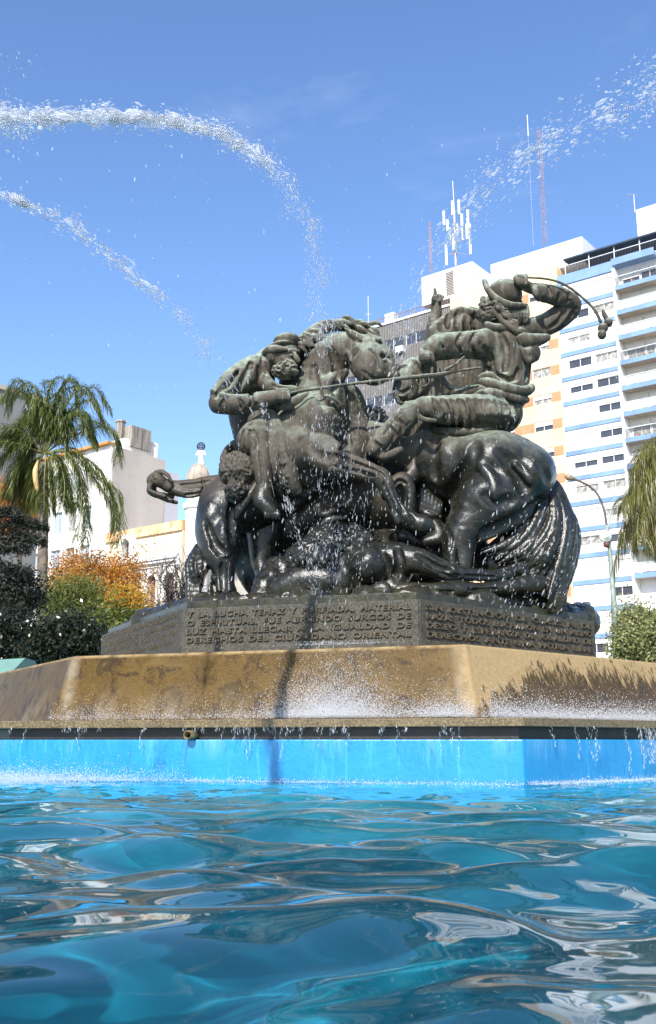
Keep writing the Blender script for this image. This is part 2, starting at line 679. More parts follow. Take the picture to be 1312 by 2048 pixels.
# girth, breast strap
g.ch([(600, 812, 10.02, 2.4), (640, 808, 9.9, 2.4), (682, 822, 10.0, 2.4), (700, 860, 10.05, 2.4)], .004)
g.draw([[(652, 800, 5), (688, 835, 8), (700, 880, 8), (676, 912, 6)], [(606, 880, 6), (640, 912, 7), (690, 916, 6)], [(626, 735, 6), (632, 778, 7), (652, 815, 6)],
        [(662, 700, 5), (674, 738, 6), (668, 780, 5)], [(474, 985, 6), (463, 1040, 7), (468, 1092, 5)], [(410, 1045, 5), (424, 1082, 6), (446, 1106, 5)], [(447, 1128, 3), (446, 1155, 3), (448, 1182, 3)],
        [(540, 985, 6), (560, 1010, 7), (600, 1000, 6)], [(585, 965, 5), (610, 985, 6), (640, 960, 5)], [(715, 772, 4), (704, 752, 4), (702, 728, 4), (712, 703, 4)]], k=.05, off=.62)
g.draw([[(668, 914, 3.4), (712, 927, 3.4), (752, 941, 3)], [(664, 932, 3), (708, 942, 3), (746, 951, 2.6)], [(757, 944, 2.6), (772, 957, 2.6), (768, 972, 2.4)], [(783, 976, 2.4), (797, 1003, 2.6), (806, 1024, 2.2)],
        [(771, 976, 2.2), (784, 1006, 2.4), (792, 1026, 2.2)], [(820, 1030, 2.2), (826, 1042, 2.2), (824, 1054, 2)], [(740, 700, 3), (752, 716, 3), (757, 738, 3)], [(726, 742, 3), (744, 756, 3), (764, 758, 2.4)],
        [(436, 1184, 2.4), (452, 1188, 2.6), (468, 1184, 2.4)], [(430, 1100, 3), (446, 1118, 3), (462, 1110, 3)]], k=.016, off=.3)
g.draw([[(664, 806, 3), (700, 850, 4), (708, 890, 3)], [(422, 1010, 4), (408, 1050, 4), (420, 1090, 3)], [(676, 905, 3), (715, 918, 3.4), (755, 936, 3)], [(775, 968, 2.6), (790, 1000, 2.6), (800, 1022, 2.4)], [(640, 740, 4), (648, 775, 4)], [(690, 700, 3), (700, 712, 3), (704, 722, 2)]], False, .4, .03)
lh = g.build('rearing_horse', BR, statue, HV, D_HORSE)

g = Fig()                                                             # mane along the crest
pathm = [(588, 700, 10.2, 14), (612, 680, 10.2, 16), (640, 658, 10.2, 15), (668, 651, 10.2, 12), (695, 650, 10.18, 13), (722, 657, 10.12, 12), (748, 666, 10.08, 11)]
g.ch(pathm, .02)
gr_ = np.random.default_rng(3)
for q in range(46):
    i = gr_.random() * (len(pathm) - 1.01)
    a, b = np.array(pathm[int(i)]), np.array(pathm[int(i) + 1])
    p = a + (b - a) * (i - int(i))
    o = gr_.normal(size=2) * 5
    L = 14 + 14 * gr_.random()
    g.ch([(p[0] + o[0], p[1] - 7 + o[1] * .5, p[2] - .08, 4), (p[0] + o[0] + L * .5, p[1] - 5 + o[1], p[2] - .14, 4.5), (p[0] + o[0] + L, p[1] + 3 + o[1], p[2] - .14, 2)], .006, 3)
g.build('mane', BR, lh, HV * .8, D_HAIR)

g = Fig()                                                             # tail falling to the plinth
for q in range(16):
    w = q / 15
    ex = 378 + 56 * w
    mid = 380 + 40 * w + (8 if q % 2 else -3)
    g.ch([(396 + 6 * w, 1096, 10.15, 9), (mid, 1130 + 12 * w, 10.08 - .05 * (q % 3), 7), (ex + 10 * math.sin(q), 1172, 10.0 + .05 * (q % 2), 6.5), (ex, 1209, 9.98, 6)], .012, 4)
g.el(412, 1165, 9.97, 7, 40, .2, 10, .02, True)
g.build('tail', BR, lh, HV * .8, D_HAIR)

g = Fig()                                                             # saddle cloth and leather flap
g.el(548, 905, 9.98, 34, 62, .14, 6, .03)
g.ch([(540, 838, 10.05, 20), (570, 900, 10.0, 26), (580, 960, 9.98, 20), (596, 985, 10.0, 10)], .03)
g.curls(564, 925, 9.95, 22, 58, .07, 60, 3.4, 11, .016, .5)
g.ch([(512, 970, 9.98, 9), (492, 1004, 9.98, 9), (472, 1036, 10.0, 5)], .012)
g.ch([(470, 985, 10.02, 8), (478, 1012, 10.0, 9), (474, 1036, 10.0, 5)], .012)
g.ch([(542, 960, 9.78, 1.8), (550, 1000, 9.76, 1.8), (558, 1030, 9.76, 1.8)], .003)
g.build('saddle', BR, lh, HV, D_CLOTH)

# ---- bearded rider bent over the neck, lance under his arm
g = Fig()
g.ch([(508, 760, 10.32, 44), (502, 815, 10.42, 46), (512, 872, 10.4, 44)], .04)
g.ch([(512, 742, 10.15, 34), (470, 765, 10.02, 29), (442, 794, 9.93, 24)], .03)
g.ch([(440, 806, 9.9, 24), (476, 809, 9.86, 20), (522, 800, 9.84, 17), (552, 793, 9.84, 13)], .015)
g.ch([(426, 783, 9.85, 6), (440, 789, 9.8, 6), (456, 794, 9.8, 6), (470, 797, 9.83, 5)], .008)       # rolled cuff
for a in ([(500, 728, 9.98, 4), (492, 762, 9.9, 4), (498, 790, 9.92, 4)], [(478, 742, 9.95, 3), (462, 765, 9.88, 3), (448, 778, 9.86, 3)], [(515, 735, 10, 4), (520, 770, 9.98, 4), (510, 800, 10, 4)], [(486, 780, 9.88, 3), (470, 786, 9.86, 3), (455, 784, 9.85, 3)]):
    g.gr(a, .03)
g.ch([(534, 708, 10.25, 15), (519, 730, 10.14, 18), (528, 762, 10.08, 17), (556, 780, 10.06, 11), (590, 780, 10.06, 8)], .02)   # scarf
g.gr([(524, 722, 10.0, 3), (520, 745, 9.96, 3), (534, 768, 9.95, 3)], .015)
g.el(572, 716, 10.12, 28, 37, .16, 10, .02)                          # head
g.el(578, 736, 10.06, 20, 18, .12, 8, .02)
g.el(548, 714, 10.12, 19, 22, .13, 0, .02)
g.ch([(585, 703, 9.99, 5), (592, 714, 9.96, 5), (597, 722, 9.96, 5)], .01)          # nose
g.ch([(571, 706, 9.98, 4), (584, 701, 9.97, 4.5), (596, 703, 10.0, 4)], .008)        # brow
g.el(582, 710, 9.955, 5, 3.4, .025, 10, .008, True)
g.el(582, 711, 9.972, 3.4, 2.6, .016, 10, .003)
g.ch([(566, 716, 9.99, 6), (574, 724, 9.97, 5)], .012)              # cheekbone
g.ch([(572, 734, 9.97, 4), (584, 730, 9.95, 4.5), (594, 732, 9.96, 3)], .006)        # moustache
g.ch([(549, 703, 10.05, 4), (547, 711, 10.03, 5), (552, 718, 10.04, 3)], .006)       # ear
g.curls(567, 742, 10.03, 20, 15, .1, 80, 3.6, 5, .006, .75)
g.el(585, 744, 10.0, 15, 8, .06, 0, .012)
# near hand round the lance
g.ch([(545, 793, 9.83, 12), (566, 789, 9.82, 12)], .01)
for q in range(4):
    g.ch([(556 + q * 6, 783, 9.83, 4.2), (558 + q * 6, 786, 9.79, 4.4), (560 + q * 6, 796, 9.785, 4.2), (561 + q * 6, 801, 9.82, 3.6)], .004, 3)
g.ch([(548, 788, 9.8, 4.5), (562, 781, 9.79, 4), (574, 780, 9.79, 3.4)], .005)
# far hand on the reins, hanging sleeve
g.ch([(560, 812, 9.98, 11), (578, 812, 9.95, 10)], .01)
for q in range(4):
    g.ch([(562 + q * 6, 804, 9.92, 4), (565 + q * 6, 812, 9.89, 4), (562 + q * 6, 819, 9.91, 3.4)], .004, 3)
g.ch([(586, 806, 10.0, 12), (606, 797, 10.0, 11), (626, 783, 10.02, 5)], .015)
g.gr([(590, 812, 9.93, 2), (606, 800, 9.93, 2), (620, 790, 9.95, 2)], .01)
# leg: knee, shin, bare foot with five toes
g.ch([(535, 850, 10.12, 26), (512, 868, 10.0, 28), (497, 884, 9.94, 25)], .03)
g.ch([(520, 872, 9.95, 24), (523, 915, 9.9, 20), (526, 950, 9.88, 17), (528, 972, 9.87, 15)], .02)
g.gr([(480, 878, 9.8, 3), (492, 896, 9.78, 4), (508, 897, 9.8, 3)], .02)
g.gr([(500, 862, 9.85, 3), (508, 880, 9.8, 3), (506, 902, 9.8, 3)], .02)
g.ch([(512, 973, 9.86, 4), (528, 976, 9.8, 4), (543, 973, 9.84, 4)], .006)
g.ch([(528, 978, 9.87, 15), (526, 1000, 9.86, 19), (536, 1015, 9.84, 16), (543, 1022, 9.83, 13)], .02)
g.ch([(512, 995, 9.9, 9), (518, 1012, 9.88, 9)], .02)
for q in range(5):
    g.ch([(530 + q * 6.4, 1020, 9.81, 4.4), (531 + q * 6.6, 1028 + (q == 0), 9.79, 4.2), (532 + q * 6.8, 1035 + min(q, 2), 9.8, 3.4 - .25 * q + (.9 if q == 0 else 0))], .004, 3)
g.draw([[(504, 728, 3), (486, 758, 4.4), (474, 786, 3)], [(522, 738, 3), (508, 768, 4), (502, 792, 3)], [(476, 742, 2.6), (460, 768, 3.4), (448, 782, 2.6)], [(450, 768, 2.4), (440, 782, 3), (432, 794, 2.2)], [(512, 808, 3), (500, 850, 4)], [(490, 822, 3), (484, 850, 3.4)]], k=.03, off=.45)
g.draw([[(478, 798, 2), (484, 808, 2.6), (480, 822, 2)], [(500, 792, 2), (504, 802, 2.4), (500, 814, 2)], [(448, 800, 2), (442, 814, 2.4), (450, 826, 2)], [(488, 862, 2.6), (484, 884, 3), (494, 904, 2.4)], [(508, 862, 2.6), (514, 884, 3), (508, 904, 2.4)], [(520, 905, 2), (524, 940, 2.4), (526, 966, 2)],
        [(532, 700, 2), (524, 722, 2.6), (532, 748, 2)], [(546, 770, 2), (560, 776, 2.2), (575, 776, 2)], [(576, 722, 1.6), (583, 727, 1.6), (588, 726, 1.4)], [(560, 728, 1.6), (566, 722, 1.6)]], k=.018, off=.45)
lr = g.build('lance_rider', BR, statue, HV * .8, D_CLOTH)
g = Fig()
g.el(573, 686, 10.13, 30, 19, .18, -6, .02)
g.el(563, 697, 10.12, 33, 9, .19, -8, .02)
g.ch([(528, 706, 10.1, 6), (540, 700, 10.02, 8), (556, 698, 9.96, 7), (572, 699, 9.94, 4)], .012)
g.build('cap', BR, lr, HV * .8, D_CLOTH)
mb = MB()
mb.tube([at(540, 796, 9.8), at(600, 782, 9.79), at(700, 768, 9.79), at(800, 757, 9.82), at(862, 751, 9.86), at(880, 752, 9.92)], [.012, .014, .015, .018, .024, .03], 12)
ring = [at(846 + 13 * math.cos(a), 768 + 10 * math.sin(a) - 6, 9.83) for a in np.linspace(-.3, math.pi + .3, 9)]
mb.tube(ring, .006, 6)
mb.build('lance', BR, statue, True)

# ---- horse of the whip rider, rump to us
g = Fig()
g.ch([(872, 918, 10.4, 60), (955, 942, 10.34, 84), (1024, 956, 10.32, 86)], .06)
g.el(985, 935, 10.2, 92, 74, .46, 8, .06)
g.el(1050, 960, 10.2, 58, 70, .45, 30, .06)
g.el(985, 1000, 10.05, 84, 66, .36, -12, .06)
g.ch([(1000, 985, 10.1, 74), (945, 1040, 10.02, 46), (920, 1075, 10.0, 33), (919, 1105, 10.0, 27), (920, 1145, 10.0, 28)], .05)
g.ch([(1030, 1010, 10.05, 40), (985, 1045, 9.98, 26), (945, 1072, 9.95, 16)], .05)
g.gr([(1070, 1008, 9.78, 7), (1010, 1050, 9.75, 7), (965, 1066, 9.78, 5)], .05)
g.gr([(905, 1000, 9.74, 9), (925, 950, 9.70, 10), (948, 915, 9.70, 7)], .08)
g.gr([(1000, 900, 9.68, 5), (1030, 940, 9.66, 6), (1050, 990, 9.7, 5)], .08)
g.gr([(955, 1075, 9.85, 3), (940, 1110, 9.8, 3), (942, 1140, 9.82, 3)], .02)
g.ch([(905, 1060, 9.9, 8), (903, 1100, 9.86, 7), (905, 1140, 9.86, 7)], .02)
g.ch([(960, 1010, 10.6, 60), (880, 1080, 10.7, 28), (868, 1140, 10.7, 20)], .04)     # far hind leg
g.ch([(870, 905, 10.45, 56), (862, 845, 10.5, 58), (855, 790, 10.45, 46), (838, 748, 10.35, 38)], .05)
g.ch([(828, 742, 10.25, 30), (812, 768, 10.15, 24), (799, 790, 10.08, 15)], .03)    # head
g.ch([(838, 770, 10.2, 22), (815, 792, 10.12, 14)], .02)
g.el(803, 797, 10.0, 6, 7, .05, 30, .008, True)
g.ch([(791, 785, 10.05, 6), (796, 802, 10.02, 6), (806, 808, 10.03, 5)], .008)
g.ch([(796, 738, 10.15, 3), (808, 733, 10.12, 7), (822, 738, 10.15, 7)], .01)
g.gr([(798, 741, 10.08, 2), (812, 737, 10.06, 2.4)], .005)
g.ch([(858, 900, 10.3, 42), (812, 962, 10.12, 14), (802, 957, 10.0, 13)], .03)
g.ch([(772, 992, 10.0, 10), (788, 964, 9.98, 12), (808, 957, 9.98, 13), (820, 985, 9.98, 12), (815, 1030, 9.98, 11), (818, 1052, 9.98, 12)], .015)
g.ch([(850, 900, 10.25, 34), (800, 905, 10.25, 30), (742, 870, 10.4, 34)], .04)
g.ch([(806, 880, 10.05, 4), (790, 905, 10.0, 9), (764, 920, 9.98, 10)], .01)
g.draw([[(903, 990, 7), (922, 950, 9), (944, 915, 9), (948, 888, 6)], [(1078, 1002, 7), (1042, 1034, 9), (1002, 1054, 8), (966, 1068, 5)], [(1004, 905, 6), (1036, 942, 9), (1054, 990, 8)],
        [(856, 885, 6), (848, 915, 7), (852, 950, 5)], [(872, 880, 4), (866, 920, 5), (872, 955, 4)], [(970, 990, 6), (1000, 1006, 7), (1030, 1000, 6)], [(1085, 930, 5), (1096, 955, 5)]], k=.08, off=.72)
g.draw([[(956, 1076, 4), (944, 1104, 4), (941, 1142, 4)], [(922, 1068, 3), (913, 1100, 3.4), (916, 1142, 3)], [(895, 1052, 3), (903, 1075, 3), (900, 1100, 3)], [(818, 778, 3), (806, 786, 3), (796, 783, 2.4)], [(828, 720, 3), (840, 752, 4), (838, 785, 4)], [(786, 975, 2), (798, 962, 2), (812, 968, 2)],
        [(812, 995, 2.2), (811, 1030, 2.2)]], k=.02, off=.3)
g.draw([[(880, 1000, 4), (905, 1005, 5), (930, 1012, 4)], [(960, 930, 5), (985, 960, 6), (990, 995, 5)], [(928, 1062, 3.4), (930, 1100, 3), (932, 1142, 3)], [(1030, 930, 5), (1058, 962, 5)]], False, .5, .06)
rh = g.build('charging_horse', BR, statue, HV, D_HORSE)

g = Fig()                                                             # tail: a fan of heavy strands
gi = [(1088, 966, 10.22), (1062, 1032, 10.12), (1016, 1078, 10.1), (958, 1098, 10.14)]
gm = [(1096, 966, 10.2), (1110, 1040, 10.08), (1078, 1110, 10.02), (1030, 1142, 10.1)]
gq = [(1100, 968, 10.22), (1130, 1040, 10.12), (1118, 1120, 10.05), (1100, 1200, 10.1)]
go = [(1106, 972, 10.3), (1148, 1046, 10.3), (1148, 1112, 10.25), (1116, 1222, 10.16)]
gg = [np.array(x, float) for x in (gi, gm, gq, go)]
gr_ = np.random.default_rng(5)
NS = 64
for q in range(NS):
    w = q / (NS - 1) * 3
    i = min(int(w), 2)
    p = gg[i] + (gg[i + 1] - gg[i]) * (w - i)
    j = gr_.normal(size=p.shape) * np.array([2.2, 1.8, .035]) * np.array([.3, .8, 1, 1.6])[:, None]
    p = p + j
    rr = [5, 7.5 + 2 * (q % 3 == 0), 8 + 2 * (q % 3 == 0), 3.5]
    g.ch([(*p[a], rr[a]) for a in range(4)], .006, 7)
g.ch([(1060, 1050, 10.3, 20), (1010, 1095, 10.3, 26), (985, 1130, 10.3, 30), (1050, 1140, 10.3, 30)], .02)
g.ch([(955, 1085, 10.4, 20), (962, 1135, 10.4, 26)], .02)
g.ch([(1085, 955, 10.3, 14), (1108, 985, 10.25, 20), (1118, 1050, 10.25, 32), (1105, 1110, 10.3, 34), (1112, 1190, 10.22, 20)], .02)
for q in range(10):
    a = q / 9
    g.ch([(1098 + 20 * a, 1170, 10.1 - .04 * math.sin(a * 3), 6), (1102 + 26 * a, 1195, 10.06, 6.5), (1098 + 22 * a + 5 * math.sin(q), 1222, 10.08, 5)], .008, 4)
g.build('tail', BR, rh, HV * .9, D_HAIR)

g = Fig()                                                             # saddle pad, straps and reins
g.ch([(872, 862, 10.15, 9), (930, 864, 10.02, 7), (990, 862, 10.08, 7)], .03)
g.ch([(868, 728, 10.0, 3), (864, 745, 9.98, 3.5), (868, 800, 9.94, 4.5), (870, 822, 9.93, 3)], .004)
g.ch([(876, 728, 10.02, 3), (876, 742, 10.0, 3)], .004)
g.ch([(872, 750, 9.97, 5), (890, 747, 10.06, 4), (915, 742, 10.14, 3), (962, 735, 10.2, 2.4)], .006)
g.ch([(890, 740, 10.06, 3.5), (912, 728, 10.08, 3), (928, 714, 10.08, 2.5)], .004)
g.ch([(872, 775, 10.42, 22), (905, 790, 10.42, 18), (955, 782, 10.42, 14)], .02)
g.build('saddle', BR, rh, HV * .8, D_CLOTH)

# ---- rider seen from the back, whip arm raised
g = Fig()
g.el(1012, 698, 10.36, 58, 54, .27, 6, .05)
g.ch([(1016, 720, 10.38, 50), (1012, 765, 10.38, 46), (1008, 790, 10.38, 46)], .04)
g.ch([(985, 668, 10.34, 26), (1010, 655, 10.34, 24), (1050, 660, 10.36, 26)], .04)
g.ch([(985, 688, 10.3, 34), (930, 690, 10.16, 28), (880, 694, 10.06, 26), (862, 700, 10.02, 21)], .03)
g.ch([(852, 702, 10.0, 15), (849, 715, 10.0, 12)], .015)
for q in range(4):
    g.ch([(842 + q * 5, 700, 9.96, 4.4), (843 + q * 5, 714, 9.92, 4.6), (846 + q * 5, 725 - q, 9.96, 3.8)], .004, 3)
g.ch([(860, 705, 9.95, 5), (866, 718, 9.93, 4.4), (868, 728, 9.96, 3.4)], .005)
g.ch([(1050, 662, 10.4, 24), (1085, 652, 10.42, 22), (1112, 638, 10.4, 24), (1142, 616, 10.36, 21)], .025)
g.ch([(1148, 608, 10.33, 17), (1122, 594, 10.24, 21), (1094, 587, 10.18, 19), (1076, 583, 10.14, 16)], .02)
g.ch([(1070, 571, 10.12, 6), (1072, 584, 10.05, 7), (1077, 598, 10.1, 6)], .008)
g.ch([(1066, 580, 10.14, 12), (1050, 571, 10.12, 11), (1040, 561, 10.1, 13)], .012)
for q in range(4):
    g.ch([(1034 + q * 6, 551, 10.1, 4.4), (1031 + q * 6.4, 557, 10.03, 4.6), (1036 + q * 6, 567, 10.02, 4.2), (1042 + q * 5, 570, 10.06, 3.6)], .004, 3)
g.ch([(1054, 566, 10.05, 4.6), (1046, 556, 10.02, 4.2), (1038, 552, 10.02, 3.6)], .005)
g.ch([(972, 650, 10.2, 7), (990, 655, 10.14, 8), (1020, 656, 10.12, 8), (1044, 664, 10.14, 8)], .015)    # collar
g.el(1015, 622, 10.34, 36, 36, .17, 0, .02)                          # head under the hair
g.el(984, 618, 10.3, 19, 30, .13, 14, .02)
g.ch([(966, 598, 10.22, 6), (968, 612, 10.2, 6), (962, 622, 10.2, 5), (968, 636, 10.2, 7)], .01)   # face in lost profile
g.ch([(978, 596, 10.15, 5), (974, 604, 10.13, 6), (979, 612, 10.14, 4)], .006)      # ear
g.curls(980, 625, 10.25, 20, 24, .12, 80, 4, 21, .006, .7)
# booted leg
g.ch([(870, 820, 10.0, 20), (842, 816, 9.94, 21)], .03)
g.ch([(812, 808, 9.93, 5), (825, 822, 9.86, 5), (846, 838, 9.84, 5), (870, 842, 9.86, 5)], .01)
g.ch([(826, 822, 9.92, 22), (798, 848, 9.88, 24), (768, 876, 9.85, 21)], .02)
g.ch([(772, 870, 9.84, 21), (756, 888, 9.82, 20), (746, 898, 9.82, 16)], .008)
g.ch([(748, 902, 9.84, 10), (770, 912, 9.86, 10), (800, 900, 9.9, 8)], .015)
g.gr([(800, 828, 9.78, 2.4), (782, 850, 9.74, 2.6), (770, 868, 9.74, 2.4)], .015)
g.gr([(820, 845, 9.8, 2.4), (800, 868, 9.76, 2.6), (786, 880, 9.76, 2.4)], .015)
g.draw([[(962, 688, 3.4), (984, 722, 4.4), (990, 758, 3.4)], [(1046, 690, 4), (1060, 722, 5), (1050, 758, 4)], [(1002, 668, 3), (1014, 702, 4.4), (1010, 742, 4)], [(972, 735, 3), (992, 752, 3.4), (1020, 760, 3)], [(1036, 740, 3), (1030, 756, 3.4), (1012, 764, 3)]], k=.04, off=.45)
g.draw([[(x + 3, 666, 2.2), (x - 5, 688, 3.4), (x + 5, 716, 2.4)] for x in (888, 921, 948)] + [[(x, 570, 2), (x + 7, 588, 3), (x - 2, 608, 2)] for x in (1094, 1113, 1134)]
       + [[(1100, 655, 2.4), (1118, 642, 3), (1130, 622, 2.4)], [(1112, 662, 2.4), (1136, 640, 3), (1150, 618, 2.4)], [(1080, 645, 2.6), (1090, 660, 2.6)], [(790, 836, 2.6), (806, 852, 3), (800, 868, 2.4)], [(776, 852, 2.4), (790, 870, 2.8), (784, 884, 2)], [(748, 884, 2), (762, 897, 2.2), (758, 910, 2)]], k=.03, off=.6)
wr = g.build('whip_rider', BR, statue, HV * .8, D_CLOTH)
g = Fig()                                                             # cloth wrapped round hips and thigh
g.el(985, 802, 10.32, 46, 26, .27, 0, .05)
g.el(1006, 826, 10.36, 40, 42, .28, 0, .04)
g.ch([(1000, 830, 10.2, 32), (940, 826, 10.02, 33), (885, 820, 9.96, 28), (842, 816, 9.94, 22)], .03)
g.el(948, 826, 10.12, 86, 36, .28, 2, .05)
g.el(975, 838, 10.1, 62, 24, .3, 0, .04)
g.draw([[(uu - 6, 800, bb * .6), (uu + 2, 812, bb), (uu + 4, 830, bb), (uu - 1, 846, bb), (uu - 3, 856, bb * .6)] for uu, bb in ((872, 3), (890, 4), (908, 3), (924, 5), (942, 4), (957, 5), (971, 5), (984, 6), (998, 5), (1010, 6), (1022, 5), (1033, 4))], k=.034, off=.6)
g.build('wrapped_skirt', BR, wr, HV * .8, D_DRAPE)
g = Fig()                                                             # sash knotted at the waist
g.ch([(962, 762, 10.22, 8), (985, 768, 10.12, 11), (1020, 778, 10.1, 12), (1052, 782, 10.16, 10), (1062, 776, 10.3, 10)], .01)
g.ch([(964, 778, 10.2, 8), (995, 786, 10.12, 9), (1030, 797, 10.12, 9), (1052, 800, 10.22, 8)], .01)
g.ch([(958, 755, 10.22, 6), (980, 750, 10.14, 7), (1000, 762, 10.1, 6)], .01)
g.build('sash', BR, wr, HV * .8, D_DRAPE)
g = Fig()
g.el(1010, 589, 10.27, 37, 33, .2, 18, .01)
g.el(1012, 602, 10.36, 42, 8, .2, 24, .012)
g.ch([(969, 562, 10.22, 5), (976, 580, 10.12, 6.5), (994, 598, 10.07, 7.5), (1020, 610, 10.07, 7.5), (1048, 611, 10.15, 6)], .008)
g.build('hat', BR, wr, HV * .8)
g = Fig()
for q in range(9):
    u0 = 1003 + q * 6.2
    g.ch([(u0, 612, 10.2 + .004 * abs(q - 3), 5), (u0 + 2, 628, 10.13 + .008 * abs(q - 3), 5.4), (u0 - 1 + (q % 2) * 3, 645, 10.16 + .008 * abs(q - 3), 3.6)], .004, 3)
g.el(1026, 634, 10.3, 26, 22, .14, 0, .02)
g.ch([(984, 608, 10.14, 6), (996, 628, 10.12, 7), (1008, 645, 10.1, 7), (1028, 658, 10.08, 8), (1040, 668, 10.09, 7)], .006)
for q in range(12):
    a = q / 11
    g.ch([(986 + 48 * a, 606 + 54 * a, 10.09, 4), (992 + 50 * a, 604 + 56 * a + 8 * math.sin(q * 2), 10.06, 4.5), (996 + 48 * a, 616 + 54 * a, 10.07, 3)], .004, 3)
g.build('hair', BR, wr, HV * .8, D_HAIR)
g = Fig()                                                             # neckerchief blown over the shoulder
g.ch([(1036, 664, 10.16, 8), (1048, 680, 10.1, 14), (1070, 680, 10.12, 14), (1094, 676, 10.16, 7)], .015)
g.ch([(1046, 690, 10.12, 8), (1072, 690, 10.12, 6), (1096, 674, 10.16, 4)], .01)
g.el(1060, 708, 10.16, 22, 20, .1, -20, .015)
g.ch([(1040, 690, 10.14, 6), (1058, 720, 10.12, 8), (1070, 700, 10.14, 6)], .01)
g.gr([(1052, 694, 10.02, 3), (1070, 694, 10.04, 3), (1086, 686, 10.08, 2)], .012)
g.build('neckerchief', BR, wr, HV * .8, [((9, 9, 9), .022, 'r', 5), ((24, 24, 24), .006, 'n', 6)])
mb = MB()
rod = catmull([at(1034, 556, 10.04), at(1056, 555, 10.03), at(1100, 559, 10.05), at(1134, 572, 10.08), at(1168, 598, 10.1), at(1190, 621, 10.1), at(1203, 648, 10.1)], 4)
mb.tube(rod, [.011 + .006 * i / len(rod) for i in range(len(rod))], 8)
bo = mb.build('throwing_balls', BR, statue, True)
tag(bo, 'throwing balls on a cord swung from the raised hand')
g = Fig()
g.el(1206, 656, 10.08, 11, 11, .055, 0, .01)
g.el(1204, 669, 10.08, 9.5, 11, .05, 0, .008)
g.el(1217, 645, 10.12, 9, 10, .05, 0, .006)
g.ch([(1215, 640, 10.12, 5), (1208, 628, 10.12, 4.5), (1206, 619, 10.12, 2)], .008)
g.gr([(1195, 660, 10.03, 1.5), (1206, 663, 10.02, 1.5), (1217, 660, 10.03, 1.5)], .004)
g.build('ball', BR, bo, HV * .7)

# ---- cloaked rider behind, hand raised
g = Fig()
g.ch([(940, 655, 11.0, 42), (900, 668, 10.9, 32), (874, 676, 10.84, 22)], .04)
g.el(915, 745, 11.1, 62, 90, .24, 0, .05)
g.ch([(868, 662, 10.78, 11), (905, 628, 10.8, 10), (938, 622, 10.85, 9), (962, 628, 10.9, 9)], .02)
g.ch([(935, 622, 10.8, 8), (952, 627, 10.74, 8), (968, 622, 10.8, 6)], .008)
for uu in (885, 905, 925, 945):
    g.gr([(uu, 625, 10.6, 2.4), (uu - 4, 650, 10.58, 3), (uu - 2, 680, 10.6, 3)], .02)
g.ch([(860, 690, 10.84, 12), (866, 655, 10.86, 13), (872, 625, 10.88, 11), (873, 612, 10.88, 10)], .015)
g.ch([(873, 606, 10.88, 11), (872, 597, 10.88, 10)], .01)
g.ch([(870, 594, 10.86, 4), (870, 584, 10.85, 3.8), (869, 578, 10.85, 3)], .004, 3)
for q in range(3):
    g.ch([(876 + q * 3.5, 594, 10.85, 3.8), (879 + q * 3, 590 + q * 2, 10.8, 3.8), (877 + q * 3, 602, 10.79, 3.4)], .004, 3)
g.ch([(866, 606, 10.82, 4), (866, 597, 10.79, 3.8), (871, 592, 10.79, 3)], .004, 3)
g.draw([[(x, 622, 2.6), (x - 5, 650, 4), (x - 3, 690, 4)] for x in (884, 900, 918, 936, 952)] + [[(x, 700, 4), (x + 3, 740, 4)] for x in (890, 915, 940)], k=.035, off=.5)
g.build('cloaked_rider', BR, statue, HV, D_DRAPE)

# ---- curly haired man thrown backwards, arm flung out
g = Fig()
g.ch([(480, 965, 10.4, 30), (450, 966, 10.38, 18), (415, 970, 10.36, 17), (385, 976, 10.36, 17), (352, 976, 10.36, 15), (328, 968, 10.35, 11)], .02)
g.ch([(400, 985, 10.3, 7), (375, 988, 10.3, 8), (350, 980, 10.3, 6)], .02)
g.ch([(326, 966, 10.34, 12), (312, 958, 10.32, 13), (304, 962, 10.32, 11)], .012)
g.ch([(312, 946, 10.3, 5), (324, 944, 10.28, 4.6), (335, 950, 10.26, 4.2), (343, 963, 10.26, 3.2)], .005)
g.ch([(302, 966, 10.3, 5.4), (299, 980, 10.27, 5), (316, 988, 10.25, 4.8), (330, 992, 10.24, 4)], .005)
g.ch([(300, 968, 10.34, 5.2), (300, 985, 10.33, 4.8), (324, 995, 10.31, 4.6), (344, 1001, 10.3, 3.6)], .005)
g.ch([(304, 970, 10.38, 5.2), (305, 986, 10.38, 4.8), (330, 998, 10.36, 4.4), (353, 1005, 10.35, 3.2)], .005)
g.ch([(308, 968, 10.42, 5), (310, 985, 10.42, 4.4), (334, 990, 10.41, 4), (346, 994, 10.4, 3.2)], .005)
g.el(480, 952, 10.3, 32, 36, .2, 20, .03)
g.ch([(476, 900, 10.42, 22), (490, 930, 10.38, 26)], .03)
g.draw([[(362, 970, 2.4), (390, 968, 3), (420, 962, 2.4)], [(372, 990, 2), (400, 986, 2.6), (428, 976, 2)], [(330, 962, 1.6), (345, 972, 2), (340, 984, 1.6)], [(306, 952, 1.4), (312, 962, 1.6)], [(404, 958, 2), (408, 974, 2.2), (402, 988, 2)]], k=.016, off=.25)
cm = g.build('curly_haired_man', BR, statue, HV * .8, D_CLOTH)
g = Fig()
g.el(480, 945, 10.1, 32, 30, .19, 20, .02)
g.curls(480, 943, 10.08, 34, 32, .2, 230, 5.2, 31, .007, .78)
g.el(474, 986, 10.0, 15, 18, .1, 0, .01)
g.curls(474, 984, 9.98, 17, 20, .11, 80, 4.2, 32, .006, .75)
g.ch([(458, 895, 10.3, 7), (449, 915, 10.28, 9), (452, 938, 10.24, 8)], .01)
g.build('hair', BR, cm, HV * .8, D_HAIR)

